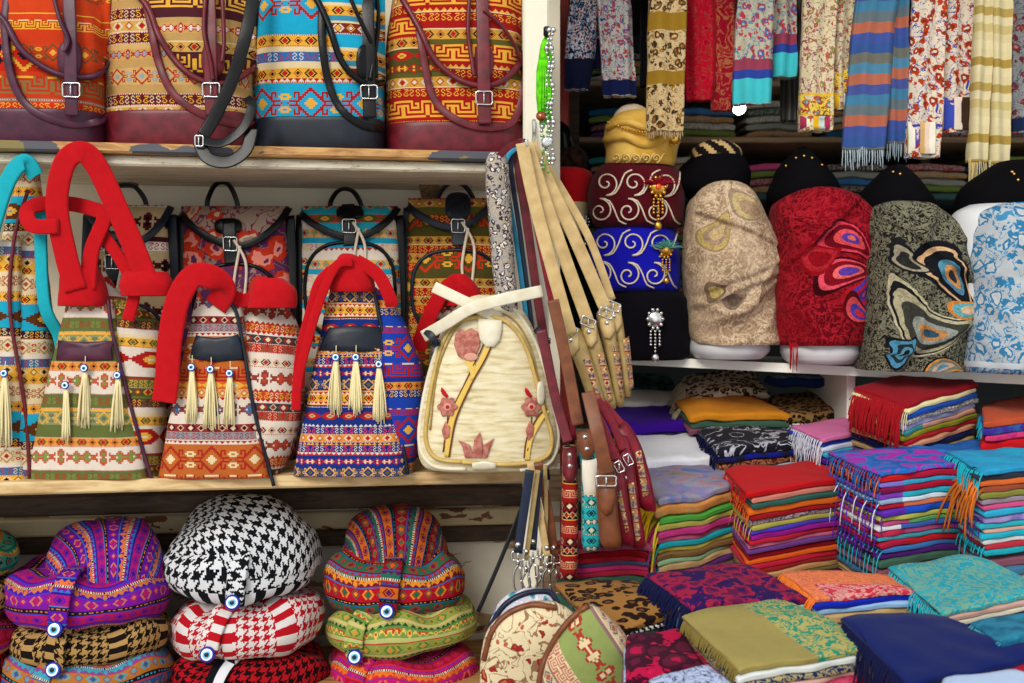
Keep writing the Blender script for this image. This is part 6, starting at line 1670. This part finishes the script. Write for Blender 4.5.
pile('tall red pile in the middle', [(728, 468), (812, 460), (866, 474), (752, 490)], 2.04, .02, rd, base=CB, seed=222)
M_vtop = clouds('magenta_blue_print', [(.35, '#2a4aa0'), (.46, '#1f6ab8'), (.52, '#9a2aa0'), (.62, '#b02aa8'), (.7, '#2a6ab0')], 16, (1, 1, 1), 1.2)
vi = [(M_vtop, 5, 'magenta and blue printed', ('L', T_blue, .04, 24, .0014, .7)), (('half', '#c01a1c', '#a81838', .07), 7, 'red', ('L', T_orange, .03, 16, .0015, .8)), (('half', '#7a6ac0', '#3a98c0', .05), 5, 'lilac and sky blue'), (('half', '#7a1440', '#a01430', .05), 6, 'wine red', ('L', T_blue, .04, 14, .0015, .9)), (('half', '#7a3aa8', '#2aa0b8', .05), 6, 'violet and turquoise'), (('half', '#8aa0c0', '#c8d4e0', .05), 5, 'ice blue', ('L', T_white, .08, 6, .0014, .9)), (('half', '#b81c2c', '#c86a4a', .05), 5, 'coral'), (('half', '#5a2aa8', '#1a4ab8', .05), 7, 'ultramarine', ('L', None, .05, 14, .0015, .9)), ('#a8a850', 5, 'yellow olive'), (('half', '#b84a7a', '#5a9a5a', .06), 5, 'pink and green'), (('half', '#d0d0d8', '#3a5aa8', .05), 5, 'white and blue'), (('half', '#b8284a', '#b84a7a', .06), 6, 'raspberry', ('L', T_pur, .05, 14, .0015, .9)), ('#3a8a9a', 4, 'teal'), (('half', '#a81a3a', '#b81c24', .06), 7, 'scarlet'), ('#3a6aa8', 5, 'steel blue', ('L', T_tq, .05, 14, .0015, .9)), ('#4a1a6a', 6, 'dark purple')]
pile('tall violet and red pile', [(832, 452), (925, 446), (968, 463), (882, 470)], 1.985, .02, vi, base=CB, seed=223)
tq = [(('two', '#1f9ac0', '#2a88b8', 20), 6, 'bright turquoise', ('L', T_tq, .05, 30, .0016, .8)), ('#2a3040', 6, 'charcoal'), ('#c8602a', 6, 'burnt orange', ('L', T_orange, .06, 20, .002, .9)), ('#8a4430', 6, 'reddish brown', ('L', wf('#a85a1c'), .09, 18, .0030, .55)), ('#7a7a34', 6, 'olive'), ('#8a7a8a', 6, 'mauve grey'), ('#c0487a', 5, 'hot pink'), ('#2a9ac0', 7, 'cyan'), (('two', '#7a6ab0', '#9a8ac0', 30), 7, 'lilac', ('L', T_pur, .04, 12, .0015, .9)), ('#2aa0b0', 6, 'aqua'), ('#c89888', 4, 'peach pink'), ('#1fa0b8', 6, 'blue turquoise'), ('#c0c8c8', 5, 'greyish white'), ('#a82838', 5, 'dusty red', ('L', T_tq, .05, 12, .0015, .9)), ('#1a98a8', 6, 'sea green'), ('#3a3038', 5, 'black brown')]
pile('tall turquoise pile at the right edge', [(950, 452), (1046, 446), (1076, 462), (984, 468)], 1.93, .02, tq, base=CB, seed=224)
pile('low blue pile behind the turquoise', [(890, 446), (1000, 437), (1036, 446), (926, 452)], 2.22, .04, [(('two', '#1a5aa8', '#2a6ab8', 18), 8, 'mid blue'), ('#3a3a8a', 6, 'indigo')], base=CB, seed=225, wob=.008)
pile('pink pile below the hanging bags', [(566, 532), (638, 530), (646, 540), (560, 542)], 2.02, .04, [('#b83a5a', 6, 'raspberry pink'), (('two', '#a04a6a', '#c85a7a', 40), 5, 'rosy patterned'), ('#98101c', 6, 'dark red'), ('#b81c2c', 5, 'plain red'), ('#4a4a6a', 4, 'grey blue'), ('#c0306a', 5, 'pink'), ('#a0203a', 5, 'crimson')], base=CB, seed=226)

# lowest step
M_rose = floral('purple_red_rose_print', '#26124a', '#8c1c3c', '#5a1440', '#7a1a48', 34, .85, line_c='#3a1450')
M_gg = damask('olive_green_gold_jacquard', '#1f8268', '#a89a58', 40, .5, .07, half=(.125, '#94864c'))
M_cor = floral('coral_floral_border', '#d86a4c', '#d8584a', '#d86a4c', '#d86a4c', 30, .3, ends=None)
def coral(s):
    u, v, _ = s.sep(s.uv)
    w = s.lt(s.math('ABSOLUTE', s.math('SUBTRACT', s.noise(s.uv, 34, 2, 2.0), .5)), .07)
    border = s.mix(w, lin('#c83048'), lin('#d8908a'))
    return s.mix(s.math('MULTIPLY', s.lt(v, .062), s.gt(u, .02)), lin('#e07a50'), border)
M_cor = decals('coral_shawl', coral, [])
M_tqj = damask('turquoise_gold_jacquard', '#1a92a4', '#6a9a88', 30, .5, .06, c2='#2a9aa8')
M_nav = plain('navy_wool', '#0e1c58', .2, sheen=.4)
M_magf = floral('magenta_maroon_flower', '#b01040', '#3a0c24', '#5a1430', '#c0184c', 20, .95, line_c='#2a0a1a')
M_lbp = damask('pale_blue_print', '#a8b4d0', '#3a4468', 40, .5, .03)
pile('brown leopard pile by the purses', [(562, 580), (640, 577), (674, 611), (604, 632)], 1.68, .10, [(M_leo_br, 9, 'brown leopard print'), (M_zebra, 4, 'black and white spotted')], base=CA, seed=231, wob=.006)
pile('rose print pile', [(650, 574), (742, 560), (802, 594), (694, 603)], 1.70, .10, [(M_rose, 8, 'purple scarf with red roses,', ('L', T_navy, .07, 60, .0018, .8)), (('two', '#7ab0a8', '#a8c8c0', 40), 7, 'pale aqua')], base=CA, seed=232, wob=.006)
pile('coral pile', [(786, 570), (894, 572), (931, 589), (820, 597)], 1.72, .08, [(M_cor, 5, 'coral orange scarf with red floral border,', ('L', T_orange, .05, 46, .0017, .7)), ('#1224a0', 6, 'bright royal blue'), ('#8ab0d8', 6, 'light sky blue')], base=CA, seed=233)
pile('turquoise jacquard pile', [(892, 566), (974, 556), (1056, 586), (942, 610)], 1.64, .10, [(M_tqj, 6, 'turquoise and gold jacquard', ('L', T_tq, .035, 34, .0015, .8)), ('#b89488', 6, 'dusty pink'), ('#d0ccb8', 6, 'ivory'), ('#101c48', 8, 'dark navy'), ('#5aa898', 7, 'mint green')], base=CA, seed=234, wob=.004)
pile('small teal fringed pile', [(972, 616), (1034, 612), (1070, 634), (1004, 640)], 1.50, .08, [(('two', '#2a7a98', '#1a5a78', 30), 9, 'teal', ('L', wf('#3a88a0'), .04, 30, .0016, .6))], base=CA, seed=235, wob=.006)
pile('green and gold front pile', [(690, 612), (784, 599), (872, 642), (740, 668)], 1.47, .10, [(M_gg, 8, 'olive and green gold patterned', ('L', wf('#7a6a34'), .022, 80, .0018, .5)), ('#d0d4d0', 8, 'white'), (('dam', '#1a2a5a', '#a89a68', 50), 8, 'navy and gold patterned'), ('#c89a90', 6, 'pale pink'), (('dam', '#b01440', '#c84a6a', 40), 9, 'crimson patterned')], base=CA, seed=236, wob=.004)
pile('magenta pile', [(626, 634), (678, 627), (702, 664), (630, 684)], 1.50, .10, [(M_magf, 8, 'magenta scarf with maroon flowers,'), (M_lbp, 8, 'pale blue printed')], base=CA, seed=237, wob=.005)
pile('pale blue pile at the bottom edge', [(652, 678), (706, 668), (740, 690), (668, 704)], 1.36, .10, [(M_lbp, 8, 'light blue printed', ('R', wf('#3a4a78'), .02, 20))], base=CA, seed=238)
pile('navy pile at the lower right corner', [(846, 616), (946, 612), (1044, 652), (914, 680)], 1.40, .10, [(M_nav, 9, 'plain navy wool', ('L', T_navy, .055, 90, .0018, .9)), ('#98142c', 10, 'wine coloured'), ('#b01c34', 8, 'cherry coloured')], base=CA, seed=239, wob=.006)
pile('white pile in the bottom right corner', [(946, 675), (1020, 671), (1060, 690), (940, 696)], 1.30, .06, [('#a8bcd8', 8, 'bluish white')], base=CA, seed=240)

# ---------------------------------------------------------------- dim shelves at the back of the stall
Rb = random.Random(5)
rows_ = [1.62, 1.78, 1.95, 2.12, 2.29]
for z in rows_:
    mb = MB(); rbox(mb, .20, 2.55, 3.30, 3.62, z - .018, z); mb.build('back_shelf', M_counter if z != rows_[2] else cloth('#3a5a5a'), smooth=False,
        label={1.62: 'lowest dim shelf', 1.78: 'second dim shelf from below', 1.95: 'middle dim shelf', 2.12: 'fourth dim shelf from below', 2.29: 'highest dim shelf'}[z] + ' at the back of the stall behind the busts', cat='shelf')
mb = MB(); rbox(mb, .16, .20, 3.28, 3.64, 0, 2.45); rbox(mb, 2.55, 2.59, 3.28, 3.64, 0, 2.45); rbox(mb, 1.3, 1.33, 3.5, 3.62, 0, 2.45)
mb.build('shelf_uprights', M_dark, smooth=False, label='dark uprights carrying the dim shelves at the back', cat='shelf frame')
bc = ['#1f5a78', '#7a2030', '#8a8a80', '#2a4a3a', '#5a3a6a', '#a8702c', '#3a6a98', '#98303a', '#6a7a3a', '#b8b0a0', '#2a8a88', '#4a2a2a', '#c04a7a']
cnt = 0
protos = []
for k, c_ in enumerate(bc):
    q = [Vector((0, 3.56, 0)), Vector((.19, 3.56, 0)), Vector((.19, 3.36, 0)), Vector((0, 3.36, 0))]
    o = slab(q, Vector((0, 0, 1)), .020, -.020, cloth(('dam', c_, '#8a8a84', 50) if k % 2 else c_), 'shelf_scarf', 900 + k, label='dim folded scarf stacked on the shelves at the back of the stall', group='dim folded scarves on the back shelves')
    protos.append(o)
used = set()
for z in rows_:
    x = .24
    while x < 2.3:
        nst = Rb.randint(3, 5)
        for j_ in range(nst):
            k = Rb.randrange(len(protos)); o = protos[k]
            base_off = Vector(o.location)
            if k in used: c = o.copy(); COL.objects.link(c)
            else: c = o; used.add(k)
            c.location = Vector((x + .1 + Rb.uniform(-.006, .006), 3.46, z + j_*.0225 + .003))
            cnt += 1
        x += .225 + Rb.uniform(0, .03)
for k, o in enumerate(protos):
    if k not in used: bpy.data.objects.remove(o)
# lamp glimpsed between the scarves
T = thing('hanging_lamp', P(739, 107, 3.1), 'small glowing white bulb hanging behind the scarves below the turquoise hem', 'lamp')
em = NT('bulb_glow'); em.bs.inputs['Emission Color'].default_value = (1, .93, .8, 1); em.bs.inputs['Emission Strength'].default_value = 14; M_bulb = em.finish(lin('#ffffff'), .3, fuzz=False)
mb = MB(); ball(mb, P(739, 108, 3.1), .019, nu=16, nv=12); mb.build('bulb', M_bulb, T)
mb = MB(); tube(mb, [P(739, 92, 3.1), Vector((P(739, 92, 3.1).x, 3.1, 2.62))], .004, n=5); mb.build('cable', M_blk, T)
mb = MB(); tube(mb, [P(739, 98, 3.1), P(739, 88, 3.1)], .016, n=4, sides=12); mb.build('socket', M_blk, T)
